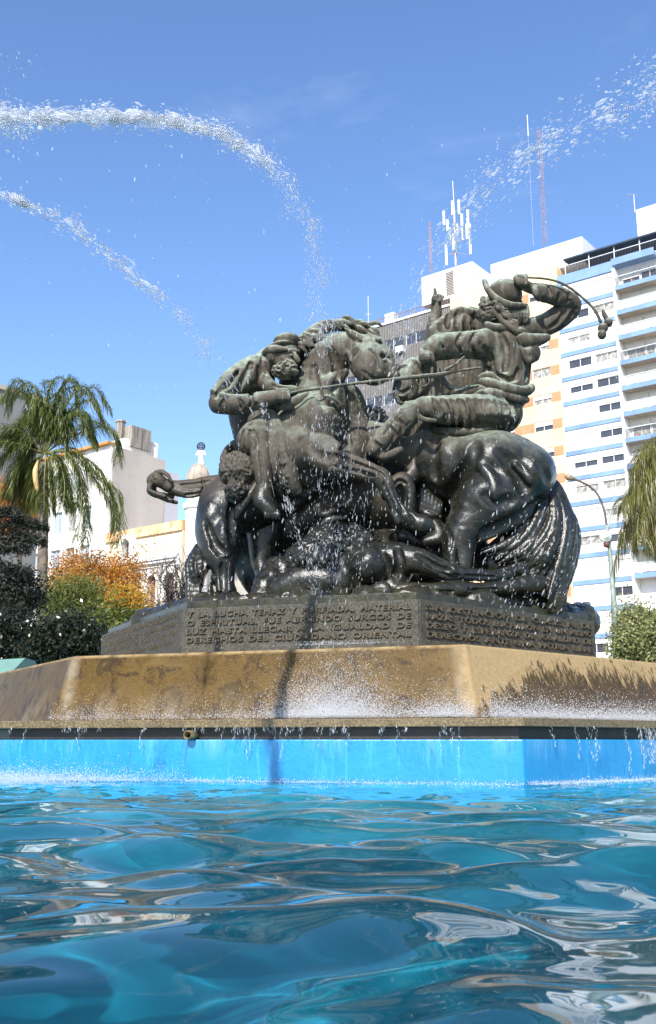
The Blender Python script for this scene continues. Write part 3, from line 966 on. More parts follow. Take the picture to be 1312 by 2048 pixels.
# ---- fallen horse lying along the plinth edge
g = Fig()
g.ch([(690, 1140, 9.75, 40), (748, 1138, 9.78, 50), (795, 1124, 9.72, 40)], .05)
g.el(735, 1132, 9.62, 44, 42, .25, 10, .05)
g.ch([(785, 1118, 9.66, 35), (838, 1122, 9.56, 25), (890, 1142, 9.56, 18), (930, 1148, 9.62, 13), (985, 1151, 9.76, 11.5), (1015, 1148, 9.85, 13)], .025)
g.ch([(1010, 1146, 9.88, 12), (1035, 1138, 9.92, 10), (1052, 1144, 9.93, 9)], .01)
g.ch([(890, 1134, 9.5, 8), (905, 1142, 9.5, 9)], .02)
g.ch([(800, 1182, 9.55, 19), (860, 1181, 9.52, 15), (905, 1179, 9.58, 16), (925, 1178, 9.6, 14), (965, 1177, 9.72, 11), (1000, 1175, 9.82, 14), (1028, 1171, 9.86, 14)], .02)
g.ch([(1032, 1170, 9.9, 15), (1046, 1169, 9.92, 19)], .006, 1)
g.ch([(1050, 1168, 9.94, 18), (1078, 1166, 9.98, 19)], .006, 1)
g.el(1098, 1166, 9.98, 10, 40, .5, 6, .004, True)
g.ch([(800, 1150, 9.7, 22), (780, 1175, 9.62, 24), (810, 1180, 9.6, 16)], .03)
g.gr([(796, 1100, 9.4, 4), (800, 1130, 9.38, 5), (790, 1155, 9.4, 4)], .03)
g.ch([(560, 1180, 9.72, 22), (610, 1160, 9.7, 32), (680, 1165, 9.66, 34)], .05)     # neck
g.ch([(735, 1190, 9.42, 12), (765, 1176, 9.38, 13), (775, 1190, 9.36, 8)], .02)      # tucked foreleg
g.ch([(660, 1192, 9.46, 7), (710, 1194, 9.42, 6), (745, 1188, 9.38, 5)], .01)
g.draw([[(795, 1098, 5), (801, 1128, 6), (790, 1152, 5)], [(722, 1106, 5), (704, 1138, 6), (716, 1166, 5)], [(838, 1112, 4), (872, 1134, 4), (900, 1140, 3)], [(760, 1100, 4), (775, 1130, 5), (765, 1160, 4)]], k=.04, off=.3)
g.draw([[(930, 1151, 2.4), (960, 1153, 2.4), (990, 1154, 2.2)], [(880, 1146, 2.6), (900, 1152, 2.6), (918, 1150, 2.4)], [(830, 1186, 2.6), (870, 1185, 2.6), (905, 1183, 2.4)], [(935, 1179, 2.2), (965, 1180, 2.2), (992, 1178, 2)], [(1004, 1142, 2.2), (1010, 1150, 2.2), (1006, 1158, 2)], [(1018, 1160, 2), (1022, 1172, 2), (1018, 1182, 2)]], k=.016, off=.3)
fh = g.build('fallen_horse', BR, statue, HV, D_HORSE)
g = Fig()                                                             # sheepskin of its saddle
g.el(680, 1105, 9.95, 80, 42, .3, -6, .03)
g.el(630, 1125, 9.85, 50, 40, .25, 0, .03)
g.curls(682, 1100, 9.93, 80, 44, .32, 220, 6, 41, .012, .65)
g.curls(630, 1122, 9.8, 52, 40, .27, 150, 6, 42, .012, .65)
g.ch([(640, 1060, 9.95, 6), (655, 1042, 9.9, 9), (682, 1036, 9.9, 6)], .01)
g.build('sheepskin', BR, fh, HV)
g = Fig()                                                             # drum-like ribbed blanket roll between the legs
for q in range(6):
    a = q / 5
    g.ch([(845 + 34 * a, 958 + 36 * a, 10.4, 6), (843 + 36 * a, 990 + 22 * a, 10.36, 7), (843 + 34 * a, 1020 + 8 * a, 10.36, 6)], .012, 3)
g.ch([(842, 1022, 10.38, 6), (860, 1030, 10.35, 7), (880, 1032, 10.38, 6)], .01)
g.ch([(860, 1045, 10.45, 20), (880, 1075, 10.4, 16), (850, 1085, 10.4, 12)], .03)
g.ch([(800, 1080, 9.95, 7), (808, 1072, 9.92, 12), (824, 1082, 9.95, 9)], .01)
g.build('rolled_blanket', BR, fh, HV)

# ---- filler added to close gaps in the dark heart, with a hand and curls
g = Fig()
g.ch([(490, 1085, 10.95, 55), (600, 1040, 11.1, 85), (720, 1000, 11.1, 95), (810, 1000, 11.0, 70), (865, 1060, 10.95, 60)], .08)
g.ch([(515, 1120, 10.95, 50), (560, 1170, 10.95, 50), (660, 1140, 11.0, 70), (800, 1120, 11.0, 60), (850, 1140, 10.9, 40)], .06)
g.ch([(720, 960, 11.2, 70), (735, 880, 11.1, 48), (742, 850, 11.0, 30)], .06)
g.ch([(560, 850, 10.75, 50), (620, 880, 10.8, 80)], .05)
g.el(742, 845, 10.75, 26, 22, .16, 0, .03)
g.curls(742, 842, 10.7, 28, 24, .18, 90, 4.5, 51, .008, .7)
g.ch([(716, 850, 10.4, 8), (735, 838, 10.36, 8), (765, 834, 10.4, 7)], .012)
for q in range(4):
    g.ch([(765, 832 + q * 6, 10.4, 4), (775, 836 + q * 6, 10.34, 4), (768, 842 + q * 6, 10.31, 3.4)], .005, 3)
g.ch([(632, 1015, 10.3, 7), (650, 1030, 10.2, 9), (680, 1012, 10.25, 8)], .02)
g.build('core_filler_and_hand', BR, statue, HV * 1.25, D_CLOTH)
def zat(u, v, y):
    return at(u, v, y)[2]


def on_height(u, v, z):
    """point seen in direction u, v that lies at height z"""
    d = ray(u, v)
    t = (z - CAMZ) / d[2]
    return np.array([d[0] * t, d[1] * t, z])


def offset_poly(poly, d):
    """offset a counter-clockwise plan polygon inwards by d"""
    n = len(poly)
    L = []
    for i in range(n):
        a, b = np.array(poly[i][:2]), np.array(poly[(i + 1) % n][:2])
        t = (b - a) / np.linalg.norm(b - a)
        nn = np.array([-t[1], t[0]])
        L.append((a + nn * d, t))
    out = []
    for i in range(n):
        (p, t), (q, s) = L[i - 1], L[i]
        m = np.array([[t[0], -s[0]], [t[1], -s[1]]])
        k = np.linalg.solve(m, q - p)
        out.append(p + t * k[0])
    return out


# plan corners of the inscribed plinth: B and A are the ends of the front panel
PB = at(838, 1198, 8.8)
ZT = PB[2]
PA = on_height(362, 1217, ZT)
PC = on_height(1190, 1243, ZT)
PL = on_height(203, 1270, ZT)
_ax = np.array([0.46, 11.6])
plinth_poly = [PL[:2], PA[:2], PB[:2], PC[:2]]
plinth_poly += [np.array([2.75, 13.2]), np.array([0.9, 14.9]), np.array([-1.6, 14.4])]


# ---- cast ground of the group: a slab edge with rough earth on it
mb = MB()
sp = offset_poly(plinth_poly, 0.07)
mb.prism([(*p, ZT) for p in sp], [(*p, ZT + 0.075) for p in sp])
g = Fig()
gr_ = np.random.default_rng(9)
for a, b in ((0, 1), (1, 2), (2, 3)):
    pa, pb = np.array(offset_poly(plinth_poly, 0.36)[a]), np.array(offset_poly(plinth_poly, 0.36)[b])
    for q in range(16):
        p = pa + (pb - pa) * (q + gr_.random() * .6) / 16
        z0 = ZT + .05 + .05 * gr_.random()
        g.cap((*p, z0), (*(p + gr_.normal(size=2) * .12 + np.array([.05, .3])), z0 + .02), .05 + .05 * gr_.random(), .12, .08)
for q in range(60):
    p = np.array([0.4, 11.4]) + gr_.normal(size=2) * np.array([1.0, .7])
    g.cap((*p, ZT), (*(p + gr_.normal(size=2) * .3), ZT + .05), .2, .18, .1)
g.ch([(850, 1200, 9.7, 16), (950, 1202, 9.95, 18), (1040, 1204, 10.15, 20), (1090, 1210, 10.3, 20)], .05)
g.ch([(520, 1196, 9.75, 16), (545, 1160, 9.85, 30), (565, 1150, 9.95, 36), (600, 1180, 9.7, 22)], .05)
g.gr([(528, 1180, 9.6, 4), (545, 1150, 9.6, 4)], .03)
g.gr([(556, 1185, 9.55, 4), (566, 1140, 9.65, 4)], .03)
o = g.build('earth_mound', BR, statue, .014, D_ROCK)
mb.build('base_slab', BR, statue, bevel=.008)

# ---- inscribed plinth
def wet_stone(name, c1, c2, rough, spark):
    t = NT(name)
    n = t.noise(6, 6, .65)
    n2 = t.noise(60, 4, .6)
    c = t.mix(t.ramp(n, [(.3, 0), (.7, 1)]), c1, c2)
    c = t.mix(t.ramp(n2, [(.45, 0), (.75, 1)]), c, tuple(x * 2.2 for x in c2))
    b = t.bump(t.noise(130, 3, .7), spark, .006, t.bump(t.noise(24, 4, .6), .4, .01))
    t.set(Base_Color=c, Roughness=t.math('MULTIPLY_ADD', n2, .3, rough), Normal=b)
    t.set(Specular_IOR_Level=.25)
    t.bsdf.inputs['Coat Weight'].default_value = .0
    t.bsdf.inputs['Coat Roughness'].default_value = .2
    return t.m


M_PLINTH = wet_stone('wet_plinth_stone', (.028, .026, .020), (.06, .055, .042), .36, 1.0)
M_LETTER = wet_stone('wet_letters', (.030, .025, .017), (.070, .056, .036), .34, .5)
pl = empty('inscribed_plinth', (0.46, 11.6, 0.5))
tag(pl, 'low polygonal dark stone plinth with raised lettering under the bronze group', 'plinth')
mb = MB()
core = offset_poly(plinth_poly, .05)
mb.prism([(*p, .5) for p in core], [(*p, ZT - .003) for p in core])
mb.build('core', M_PLINTH, pl)
ZB = zat(838, 1287, 8.8)


def text_mesh(line):
    cu = bpy.data.curves.new('lettering', 'FONT')
    cu.body = line
    cu.size = 1.0
    cu.extrude = 0.16
    cu.bevel_depth = 0.018
    cu.bevel_resolution = 0
    cu.offset = 0.012
    cu.resolution_u = 3
    cu.space_character = 1.12
    cu.space_word = 1.55
    o = bpy.data.objects.new('lettering', cu)
    C.objects.link(o)
    dg = bpy.context.evaluated_depsgraph_get()
    dg.update()
    me = bpy.data.meshes.new_from_object(o.evaluated_get(dg))
    v = np.empty(len(me.vertices) * 3)
    me.vertices.foreach_get('co', v)
    v = v.reshape(-1, 3)
    f = [tuple(p.vertices) for p in me.polygons]
    bpy.data.objects.remove(o)
    bpy.data.curves.remove(cu)
    bpy.data.meshes.remove(me)
    return v, f


def panel(a, b, lines, joint):
    a, b = np.array(a), np.array(b)
    W = np.linalg.norm(b - a)
    t = (b - a) / W
    n = np.array([t[1], -t[0]])
    m = MB()
    e = .006
    p0, p1 = a + t * e, b - t * e
    q0, q1 = p0 - n * .06, p1 - n * .06
    m.hexa([(*p0, ZB - .2), (*p1, ZB - .2), (*q1, ZB - .2), (*q0, ZB - .2), (*p0, ZT), (*p1, ZT), (*q1, ZT), (*q0, ZT)])
    po = m.build('inscription_panel', M_PLINTH, pl, bevel=.008)
    V, Fs = [], []
    for i, ln in enumerate(lines):
        if not ln:
            continue
        x0, x1 = .03 * W, .968 * W
        base = ZT - .085 - .0785 * i
        if isinstance(ln, tuple):                        # worn line: only stubs of strokes are left
            g_ = np.random.default_rng(ln[1])
            x = x0
            while x < x1:
                if g_.random() > .16:
                    mm = MB()
                    for q in range(2):
                        h0 = base + .03 * g_.random()
                        mm.box(x + q * .022, x + q * .022 + .010, 0, .010, h0, h0 + .02 + .03 * g_.random())
                    bb = len(V)
                    V.extend([a + t * vv[0] + n * vv[1] for vv in mm.v] if False else [np.append(a + t * vv[0] + n * (vv[1] - .002), vv[2]) for vv in mm.v])
                    Fs.extend([tuple(bb + k for k in f) for f in mm.f])
                x += .058
            continue
        v, f = text_mesh(ln)
        v = v.copy()
        sx = (x1 - x0) / (v[:, 0].max() - v[:, 0].min())
        v[:, 0] = (v[:, 0] - v[:, 0].min()) * sx + x0
        v[:, 1] = v[:, 1] * .068 + base
        v[:, 2] = v[:, 2] * .10
        bb = len(V)
        V.extend([np.append(a + t * q[0] + n * q[2], q[1]) for q in v])
        Fs.extend([tuple(bb + k for k in ff) for ff in f])
    link_mesh('lettering', raw_mesh('lettering', V, Fs), M_LETTER, po)
    return po


panel(PA[:2], PB[:2], ['Y LA LUCHA TENAZ Y PORFIADA, MATERIAL', 'O ESPIRITUAL, FUE ABRIENDO SURCOS DE', 'LUZ HASTA LLEGAR A LA IGUALDAD DE', 'DERECHOS DEL CIUDADANO ORIENTAL'], True)
panel(PB[:2], PC[:2], ['SIN DISTINCION DE CLASES NI DE', 'RAZAS TODOS LUCHARON EN UN MISMO', 'DESEO Y ESPERANZA DE IGUALDAD DE', 'DERECHOS ANTE UNA PATRIA LIBRE'], True)
panel(PL[:2], PA[:2], [('w', 3), ('w', 5), ('w', 6), ('w', 8)], True)

# ---- sloping granite basin edge
def granite():
    t = NT('brown_granite')
    pos = t.pos()
    X, Y, Z = t.sep(pos)
    n = t.noise(2.2, 6, .65)
    sp_ = t.noise(85, 3, .7)
    wet = t.mix(t.ramp(n, [(.3, 0), (.7, 1)]), (.050, .027, .004), (.100, .056, .009))
    wet = t.mix(t.ramp(sp_, [(.5, 0), (.72, 1)]), wet, (.13, .082, .028))
    wet = t.mix(t.ramp(sp_, [(.30, 1), (.42, 0)]), wet, (.022, .013, .005))
    hz = t.noise(1.0, 5, .7, t.mapping(pos, (1.1, 1.1, 2.2), (5, 1, 2)))
    wet = t.mix(t.math('MULTIPLY', t.ramp(hz, [(.52, 0), (.66, 1)]), .55), wet, (.13, .086, .03))
    # dark splash stains, as shapes in the stone
    bl = t.noise(4.6, 5, .8, t.mapping(pos, (1, 1, 1.1), (3.1, .7, 0)), .8)
    wet = t.mix(t.math('MULTIPLY', t.ramp(bl, [(.51, 0), (.60, 1)]), .8), wet, (.025, .014, .005))
    # pale mineral bloom where the splash dries, low down and along the arrises
    bloom = t.noise(1.0, 5, .75, t.mapping(pos, (2.4, 2.4, .8), (0, 3, 1)))
    bz = t.math('MULTIPLY', t.maprange(Z, .86, .55, 0, 1), t.ramp(bloom, [(.46, 0), (.68, 1)]))
    arr = t.math('MAXIMUM', t.maprange(t.math('ABSOLUTE', t.math('SUBTRACT', X, R2[0] - .03)), .10, .02, 0, .8), t.maprange(t.math('ABSOLUTE', t.math('SUBTRACT', X, R1[0] + .0)), .09, .02, 0, .7))
    arr = t.math('MULTIPLY', arr, t.ramp(t.noise(5, 5, .7), [(.35, .2), (.6, 1)]))
    wet = t.mix(t.math('MAXIMUM', t.math('MULTIPLY', bz, .6), arr), wet, (.27, .215, .14))
    # dry pale rim on the right face, edge broken into drips
    dn = t.noise(1.0, 5, .75, t.mapping(pos, (10, 10, .35)))
    dn2 = t.noise(1.0, 3, .6, t.mapping(pos, (40, 40, .6)))
    edge = t.math('ADD', t.maprange(X, 1.12, 1.80, .52, .93), t.math('MULTIPLY_ADD', dn, .55, -.30))
    edge = t.math('ADD', edge, t.math('MULTIPLY_ADD', dn2, .5, -.25))
    side = t.maprange(X, 1.02, 1.16, 0, 1)
    runs = t.ramp(t.noise(1.0, 4, .7, t.mapping(pos, (22, 22, .25), (2, 0, 0))), [(.56, 0), (.63, 1)])
    edge = t.math('ADD', edge, t.math('MULTIPLY', runs, .16))
    dry = t.math('MULTIPLY', side, t.maprange(t.math('SUBTRACT', Z, edge), -.06, .05, 0, 1))
    top = t.maprange(Z, ZR_ - .035, ZR_ - .012, 0, 1)
    dry = t.math('MAXIMUM', dry, t.math('MULTIPLY', top, t.ramp(t.noise(7, 4, .6), [(.35, .2), (.6, .9)])))
    dc = t.mix(t.noise(30, 5, .6), (.22, .145, .065), (.40, .29, .15))
    col = t.mix(dry, wet, dc)
    # right face soaked darker below the drips
    dk = t.math('MULTIPLY', t.math('SUBTRACT', side, dry, clamp=True), .55)
    col = t.mix(dk, col, (.052, .033, .016))
    rough = t.math('MULTIPLY_ADD', dry, .4, t.math('MULTIPLY_ADD', sp_, .3, .25))
    t.set(Base_Color=col, Roughness=rough, Normal=t.bump(sp_, .5, .006, t.bump(n, .3, .04)), Specular_IOR_Level=.12)
    return t.m


R2 = at(930, 1288, 8.35)
ZR_ = R2[2]
R1 = on_height(148, 1312, ZR_)
RR = on_height(1312, 1325, ZR_)
RL = on_height(0, 1345, ZR_)
ridge = [R1[:2] + (RL - R1)[:2] * 1.6, R1[:2], R2[:2], R2[:2] + (RR - R2)[:2] * 1.55]
ridge += [np.array([4.6, 14.8]), np.array([1.6, 17.2]), np.array([-2.6, 16.6])]
M_GRAN = granite()
gb = empty('granite_basin_edge', (0.46, 11.6, 0.43))
tag(gb, 'sloping brown granite surround, wet and stained, between plinth and blue wall', 'stone surround')

W2 = np.array([1.449, 7.80])
a1, a2, a0 = R(16.5), R(41), R(60)
W1 = W2 + 4.45 * np.array([-math.cos(a1), math.sin(a1)])
W3 = W2 + 4.6 * np.array([math.cos(a2), math.sin(a2)])
W0 = W1 + 4.6 * np.array([-math.cos(a0), math.sin(a0)])
wall_poly = [W0, W1, W2, W3, np.array([5.6, 15.2]), np.array([2.2, 18.4]), np.array([-3.2, 17.9])]


def sub_prism(lo, hi, zl, zh, mat, name, parent, cuts=0, bevel=.0):
    m = MB()
    m.prism([(*p, zl) for p in lo], [(*p, zh) for p in hi])
    return m.build(name, mat, parent, bevel=bevel)


foot = offset_poly(ridge, -.21)
sub_prism(foot, ridge, .49, ZR_, M_GRAN, 'sloping_face', gb, bevel=.02)
M_LIP = wet_stone('wet_lip_stone', (.060, .045, .024), (.13, .095, .05), .25, .5)
lip = offset_poly(wall_poly, -.025)
sub_prism(lip, lip, .430, .494, M_LIP, 'overhanging_lip', gb, bevel=.006)
M_RECESS_SHADE = simple('shade_toned_recess_stone', (.014, .010, .008), .5, .4, 5, bump=.4, bscale=30)  # shade under the lip put into the stone colour, near black
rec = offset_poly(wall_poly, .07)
sub_prism(rec, rec, .30, .432, M_RECESS_SHADE, 'recessed_band', gb)


def blue_paint():
    t = NT('blue_pool_paint')
    pos = t.pos()
    n = t.noise(1.6, 6, .65)
    c = t.mix(t.ramp(n, [(.3, 0), (.7, 1)]), (.0035, .17, .39), (.010, .225, .46))
    sc = t.noise(1, 5, .7, t.mapping(pos, (14, 14, 1.6)))
    c = t.mix(t.math('MULTIPLY', t.ramp(sc, [(.55, 0), (.68, 1)]), .45), c, (.07, .36, .65))
    lime = t.noise(1, 5, .8, t.mapping(pos, (3, 3, .5), (9, 2, 0)))
    c = t.mix(t.math('MULTIPLY', t.math('MULTIPLY', t.ramp(lime, [(.5, 0), (.7, 1)]), t.maprange(t.sep(pos)[2], .34, .16, 1, 0)), .5), c, (.20, .42, .58))
    c = t.mix(t.maprange(t.math('ADD', t.sep(pos)[2], t.math('MULTIPLY', n, .06)), .035, .075, .5, 0), c, (.005, .12, .25))
    st = t.noise(1, 4, .8, t.mapping(pos, (5, 5, .9), (1.7, 0, 0)), .4)
    c = t.mix(t.math('MULTIPLY', t.ramp(st, [(.62, 0), (.72, 1)]), .7), c, (.012, .07, .14))
    t.set(Base_Color=c, Roughness=.32, Normal=t.bump(t.noise(22, 5, .6), .25, .02))
    return t.m


M_BLUE = blue_paint()
bw = MB()
bw.prism([(*p, -.6) for p in wall_poly], [(*p, .336) for p in wall_poly])
bwo = bw.build('basin_wall', M_BLUE, bevel=.012)
tag(bwo, 'bright blue painted inner wall of the fountain pool below the granite', 'pool wall')
# drain pipe poking out of the recess
pc = on_height(424, 1471, zat(424, 1471, 8.2))
fd = np.array([-.284, -.959, 0.])
mb = MB()
p0 = np.array([*(W2 + (W1 - W2) * .60), .372]) + np.array([.284, .959, 0]) * .08
ts = np.linspace(0, 2 * math.pi, 17)[:-1]
sx_ = np.array([.959, -.284, 0.])
up_ = np.array([0, 0, 1.])
rings = []
for d_, r_ in ((0, .036), (.17, .036), (.17, .029), (.02, .029)):
    rings.append([p0 + fd * d_ + (sx_ * math.cos(t_) + up_ * math.sin(t_)) * r_ for t_ in ts])
vs = [p for r_ in rings for p in r_]
fs = []
for i in range(3):
    for k in range(16):
        fs.append((i * 16 + k, i * 16 + (k + 1) % 16, (i + 1) * 16 + (k + 1) % 16, (i + 1) * 16 + k))
mb.add(vs, fs)
po = mb.build('drain_pipe', simple('old_brass', (.28, .22, .10), .4, .3, 20, metal=.6), None, True)
tag(po, 'short open brass drain pipe poking from the dark recess above the blue wall', 'pipe')

# ------------------------------------------------------------------ pool floor, water, ground
PC_ = np.array([.46, 11.75])
RIM = 13.6


def disc(name, r0, r1, z, mat, n=96, kind='structure'):
    vs, fs = [], []
    if r0 > 0:
        for r in (r0, r1):
            vs += [(PC_[0] + r * math.cos(2 * math.pi * k / n), PC_[1] + r * math.sin(2 * math.pi * k / n), z) for k in range(n)]
        fs = [(k, n + k, n + (k + 1) % n, (k + 1) % n) for k in range(n)]
    else:
        vs = [(PC_[0] + r1 * math.cos(2 * math.pi * k / n), PC_[1] + r1 * math.sin(2 * math.pi * k / n), z) for k in range(n)]
        fs = [tuple(range(n))]
    o = link_mesh(name, raw_mesh(name, vs, fs), mat)
    return tag(o, kind=kind)


t = NT('pool_floor_paint')
n = t.noise(2.6, 7, .7)
t.set(Base_Color=t.mix(t.ramp(n, [(.32, 0), (.68, 1)]), (.004, .080, .125), (.010, .15, .20)), Roughness=.6)
floor = disc('pool_floor', 0, RIM + .1, -.62, t.m)
mb = MB()
n = 64
prof = [(RIM, -.62), (RIM, .22), (RIM - .12, .22), (RIM - .12, .32), (RIM + .55, .32), (RIM + .55, -.3)]
vs, fs = [], []
for r, z in prof:
    vs += [(PC_[0] + r * math.cos(2 * math.pi * k / n), PC_[1] + r * math.sin(2 * math.pi * k / n), z) for k in range(n)]
for i in range(len(prof) - 1):
    fs += [(i * n + k, i * n + (k + 1) % n, (i + 1) * n + (k + 1) % n, (i + 1) * n + k) for k in range(n)]
mb.add(vs, fs)
o = mb.build('pool_rim', M_LIP)
tag(o, 'low stone rim around the whole fountain pool', 'pool rim')

t = NT('plaza_paving')
pos = t.pos()
br = t.node('ShaderNodeTexBrick')
br.inputs['Scale'].default_value = 1.0
br.inputs['Color1'].default_value = (.22, .20, .18, 1)
br.inputs['Color2'].default_value = (.27, .25, .22, 1)
br.inputs['Mortar'].default_value = (.12, .11, .10, 1)
br.inputs['Mortar Size'].default_value = .012
t.link(pos, br.inputs['Vector'])
t.set(Base_Color=t.mix(t.math('MULTIPLY', t.noise(.4, 6, .7), .8), br.outputs['Color'], (.13, .12, .11)), Roughness=.8)
disc('plaza_ground', RIM + .5, 2500, -.28, t.m, 96)

# water: real waves in a sheet that is finest near the viewer
ang = np.concatenate([np.arange(-180, -32, 4.0), np.arange(-32, 32, .22), np.arange(32, 180, 4.0)])
rad = .3 * np.exp(np.linspace(0, math.log(24.0 / .3), 620))
A, RD = np.meshgrid(np.radians(ang), rad, indexing='ij')
X, Y = RD * np.sin(A), RD * np.cos(A)
g_ = np.random.default_rng(12)
Zw = np.zeros_like(X)
amp_y = np.interp(np.hypot(X, Y), [0, 3.2, 4.6, 6.2, 8.5], [1.0, 1.0, .78, .42, .2])
WX = X + .10 * np.sin(1.9 * Y + .7 * X) + .06 * np.sin(3.1 * X - 1.3 * Y)
WY = Y + .09 * np.sin(2.3 * X + 1.1 * Y + 1.0) + .05 * np.sin(4.0 * Y + 2)
for lam, slope, num in ((1.25, .062, 5), (.85, .085, 6), (.58, .088, 7), (.40, .074, 8), (.26, .046, 9), (.17, .024, 9), (.10, .006, 8)):
    for q in range(num):
        th = g_.normal() * .5 + math.pi / 2 * (1 if g_.random() < .88 else 0)
        l = lam * (.8 + .4 * g_.random())
        kk = 2 * math.pi / l
        a = slope / kk * (2 / num) ** .5 * (.6 + .8 * g_.random())
        ph = g_.random() * 6.283
        arg = kk * (WX * math.cos(th) + WY * math.sin(th)) + ph
        far = np.clip(1.6 - RD / (l * 40), 0, 1) if l < .2 else 1
        Zw += a * (np.sin(arg) + .22 * np.cos(2 * arg)) * far
Zw *= amp_y
# splash ripples near the wall
dist = np.hypot(X - .2, Y - 8.0)
Zw += .006 * np.sin(30 * Y + 8 * np.sin(5 * X)) * np.clip((Y - 5.0) / 2, 0, 1) * np.sin(17 * X + 3 * Y)
na, nr = X.shape
V = np.stack([X, Y, Zw], -1).reshape(-1, 3)
I = np.arange(na * nr).reshape(na, nr)
Iw = np.vstack([I, I[:1]])
Q = np.stack([Iw[:-1, :-1], Iw[1:, :-1], Iw[1:, 1:], Iw[:-1, 1:]], -1).reshape(-1, 4)
# close the middle and trim to the pool
V = np.vstack([V, [[0, 0, float(Zw[:, 0].mean())]]])
fan = np.stack([Iw[:-1, 0], np.full(na, len(V) - 1), Iw[1:, 0]], -1)
cen = V[Q].mean(1)
Q = Q[np.hypot(cen[:, 0] - PC_[0], cen[:, 1] - PC_[1]) < RIM + .05]
me = bpy.data.meshes.new('water')
me.vertices.add(len(V))
me.vertices.foreach_set('co', V.astype(np.float32).ravel())
nl = Q.size + fan.size
me.loops.add(nl)
me.loops.foreach_set('vertex_index', np.concatenate([Q.ravel(), fan.ravel()]).astype(np.int32))
me.polygons.add(len(Q) + len(fan))
me.polygons.foreach_set('loop_start', np.concatenate([np.arange(0, Q.size, 4), Q.size + np.arange(0, fan.size, 3)]).astype(np.int32))
me.polygons.foreach_set('loop_total', np.concatenate([np.full(len(Q), 4), np.full(len(fan), 3)]).astype(np.int32))
me.update(calc_edges=True)
t = NT('pool_water')
t.n.remove(t.bsdf)
fr = t.node('ShaderNodeFresnel')
fr.inputs['IOR'].default_value = 1.33
gl = t.node('ShaderNodeBsdfGlossy')
gl.inputs['Roughness'].default_value = 0.02
gl.inputs['Color'].default_value = (1, 1, 1, 1)
rf0 = t.node('ShaderNodeBsdfRefraction')
rf0.inputs['IOR'].default_value = 1.33
rf0.inputs['Roughness'].default_value = 0.0
rf0.inputs['Color'].default_value = (.55, .92, .96, 1)
# fine bubbles cloud the water where the falls stir it, thickest at the wall
air = t.node('ShaderNodeBsdfDiffuse')
bn = t.noise(1.0, 5, .65, t.mapping(t.pos(), (.9, 2.0, 1)), .6)
t.link(t.mix(bn, (.010, .22, .31), (.045, .42, .53)), air.inputs['Color'])
yy = t.sep(t.pos())[1]
fac = t.math('MULTIPLY', t.math('POWER', t.maprange(yy, .5, 7.6, .24, .98), 1.8), t.ramp(bn, [(.30, .45), (.62, 1.0)]), clamp=True)
rf = t.node('ShaderNodeMixShader')
t.link(fac, rf.inputs[0])
t.link(rf0.outputs[0], rf.inputs[1])
t.link(air.outputs[0], rf.inputs[2])
mx = t.node('ShaderNodeMixShader')
t.link(fr.outputs[0], mx.inputs[0])
t.link(rf.outputs[0], mx.inputs[1])
t.link(gl.outputs[0], mx.inputs[2])
t.link(mx.outputs[0], t.out.inputs['Surface'])
M_WATER = t.m
water = link_mesh('water', me, M_WATER, None, True)
tag(water, kind='structure')
water.cycles.is_caustics_caster = True
floor.cycles.is_caustics_receiver = True
bwo.cycles.is_caustics_receiver = True
# ------------------------------------------------------------------ city round the square
STA = R(-37.5)
SD = np.array([math.cos(STA), math.sin(STA), 0.])        # along the street fronts, to the right and nearer
ND = np.array([math.sin(STA), -math.cos(STA), 0.])       # out of the fronts, towards the square


class Front:
    """a street front: s along it, o outwards, z up"""

    def __init__(f, u0, y0):
        d = ray(u0, 1485)
        f.p = np.array([d[0] / d[1] * y0, y0, 0.])

    def pt(f, s, o, z):
        q = f.p + SD * s + ND * o
        return np.array([q[0], q[1], z])

    def sz(f, u, v, o=0.0):
        d = ray(u, v)
        p = f.p + ND * o
        q0 = np.array([0, 0, CAMZ])
        t_ = ND @ (p - q0) / (ND @ d)
        q = q0 + d * t_
        return float((q - p) @ SD), float(q[2])

    def box(f, m, s0, s1, o0, o1, z0, z1):
        # o1 is the outer face
        P_ = [f.pt(s0, o1, z0), f.pt(s1, o1, z0), f.pt(s1, o0, z0), f.pt(s0, o0, z0), f.pt(s0, o1, z1), f.pt(s1, o1, z1), f.pt(s1, o0, z1), f.pt(s0, o0, z1)]
        m.hexa(P_)


GZ = -.28


def glass_mat(name, c, rough=.08):
    t = NT(name)
    n = t.noise(.9, 3, .5)
    t.set(Base_Color=t.mix(n, c, tuple(x * 1.8 + .01 for x in c)), Roughness=rough)
    t.bsdf.inputs['Specular IOR Level'].default_value = .6
    return t.m


M_GLASS = glass_mat('dark_window_glass', (.035, .038, .045))
M_CURT = simple('curtained_glass', (.42, .40, .36), .35, .35, 3)
M_WHITE = simple('white_render', (.80, .80, .79), .75, .05, .25, streak=.10)
M_WFRAME = simple('white_frame', (.78, .78, .77), .5, .05)
M_SHUT = simple('white_shutter', (.72, .70, .66), .6, .06, 1)
M_BAND = simple('blue_band_paint', (.19, .31, .52), .7, .12, .5, streak=.2)
M_CREAM = simple('cream_render', (.76, .58, .36), .8, .10, .3, streak=.18)
M_ORANGE = simple('orange_panel', (.60, .26, .13), .7, .12, .6)
M_TAN = simple('tan_concrete', (.52, .45, .36), .8, .12, .8, streak=.2)  # plain tan concrete for balcony slabs and a coping
M_RAIL = simple('dark_railing', (.05, .055, .065), .5, .1)
M_RAILW = simple('pale_rail', (.62, .66, .70), .5, .1)
M_NAVY = simple('navy_canopy', (.03, .06, .10), .6, .2)
M_REDW = simple('dull_red_wall', (.20, .075, .06), .8, .25, .8)
M_CORR = None


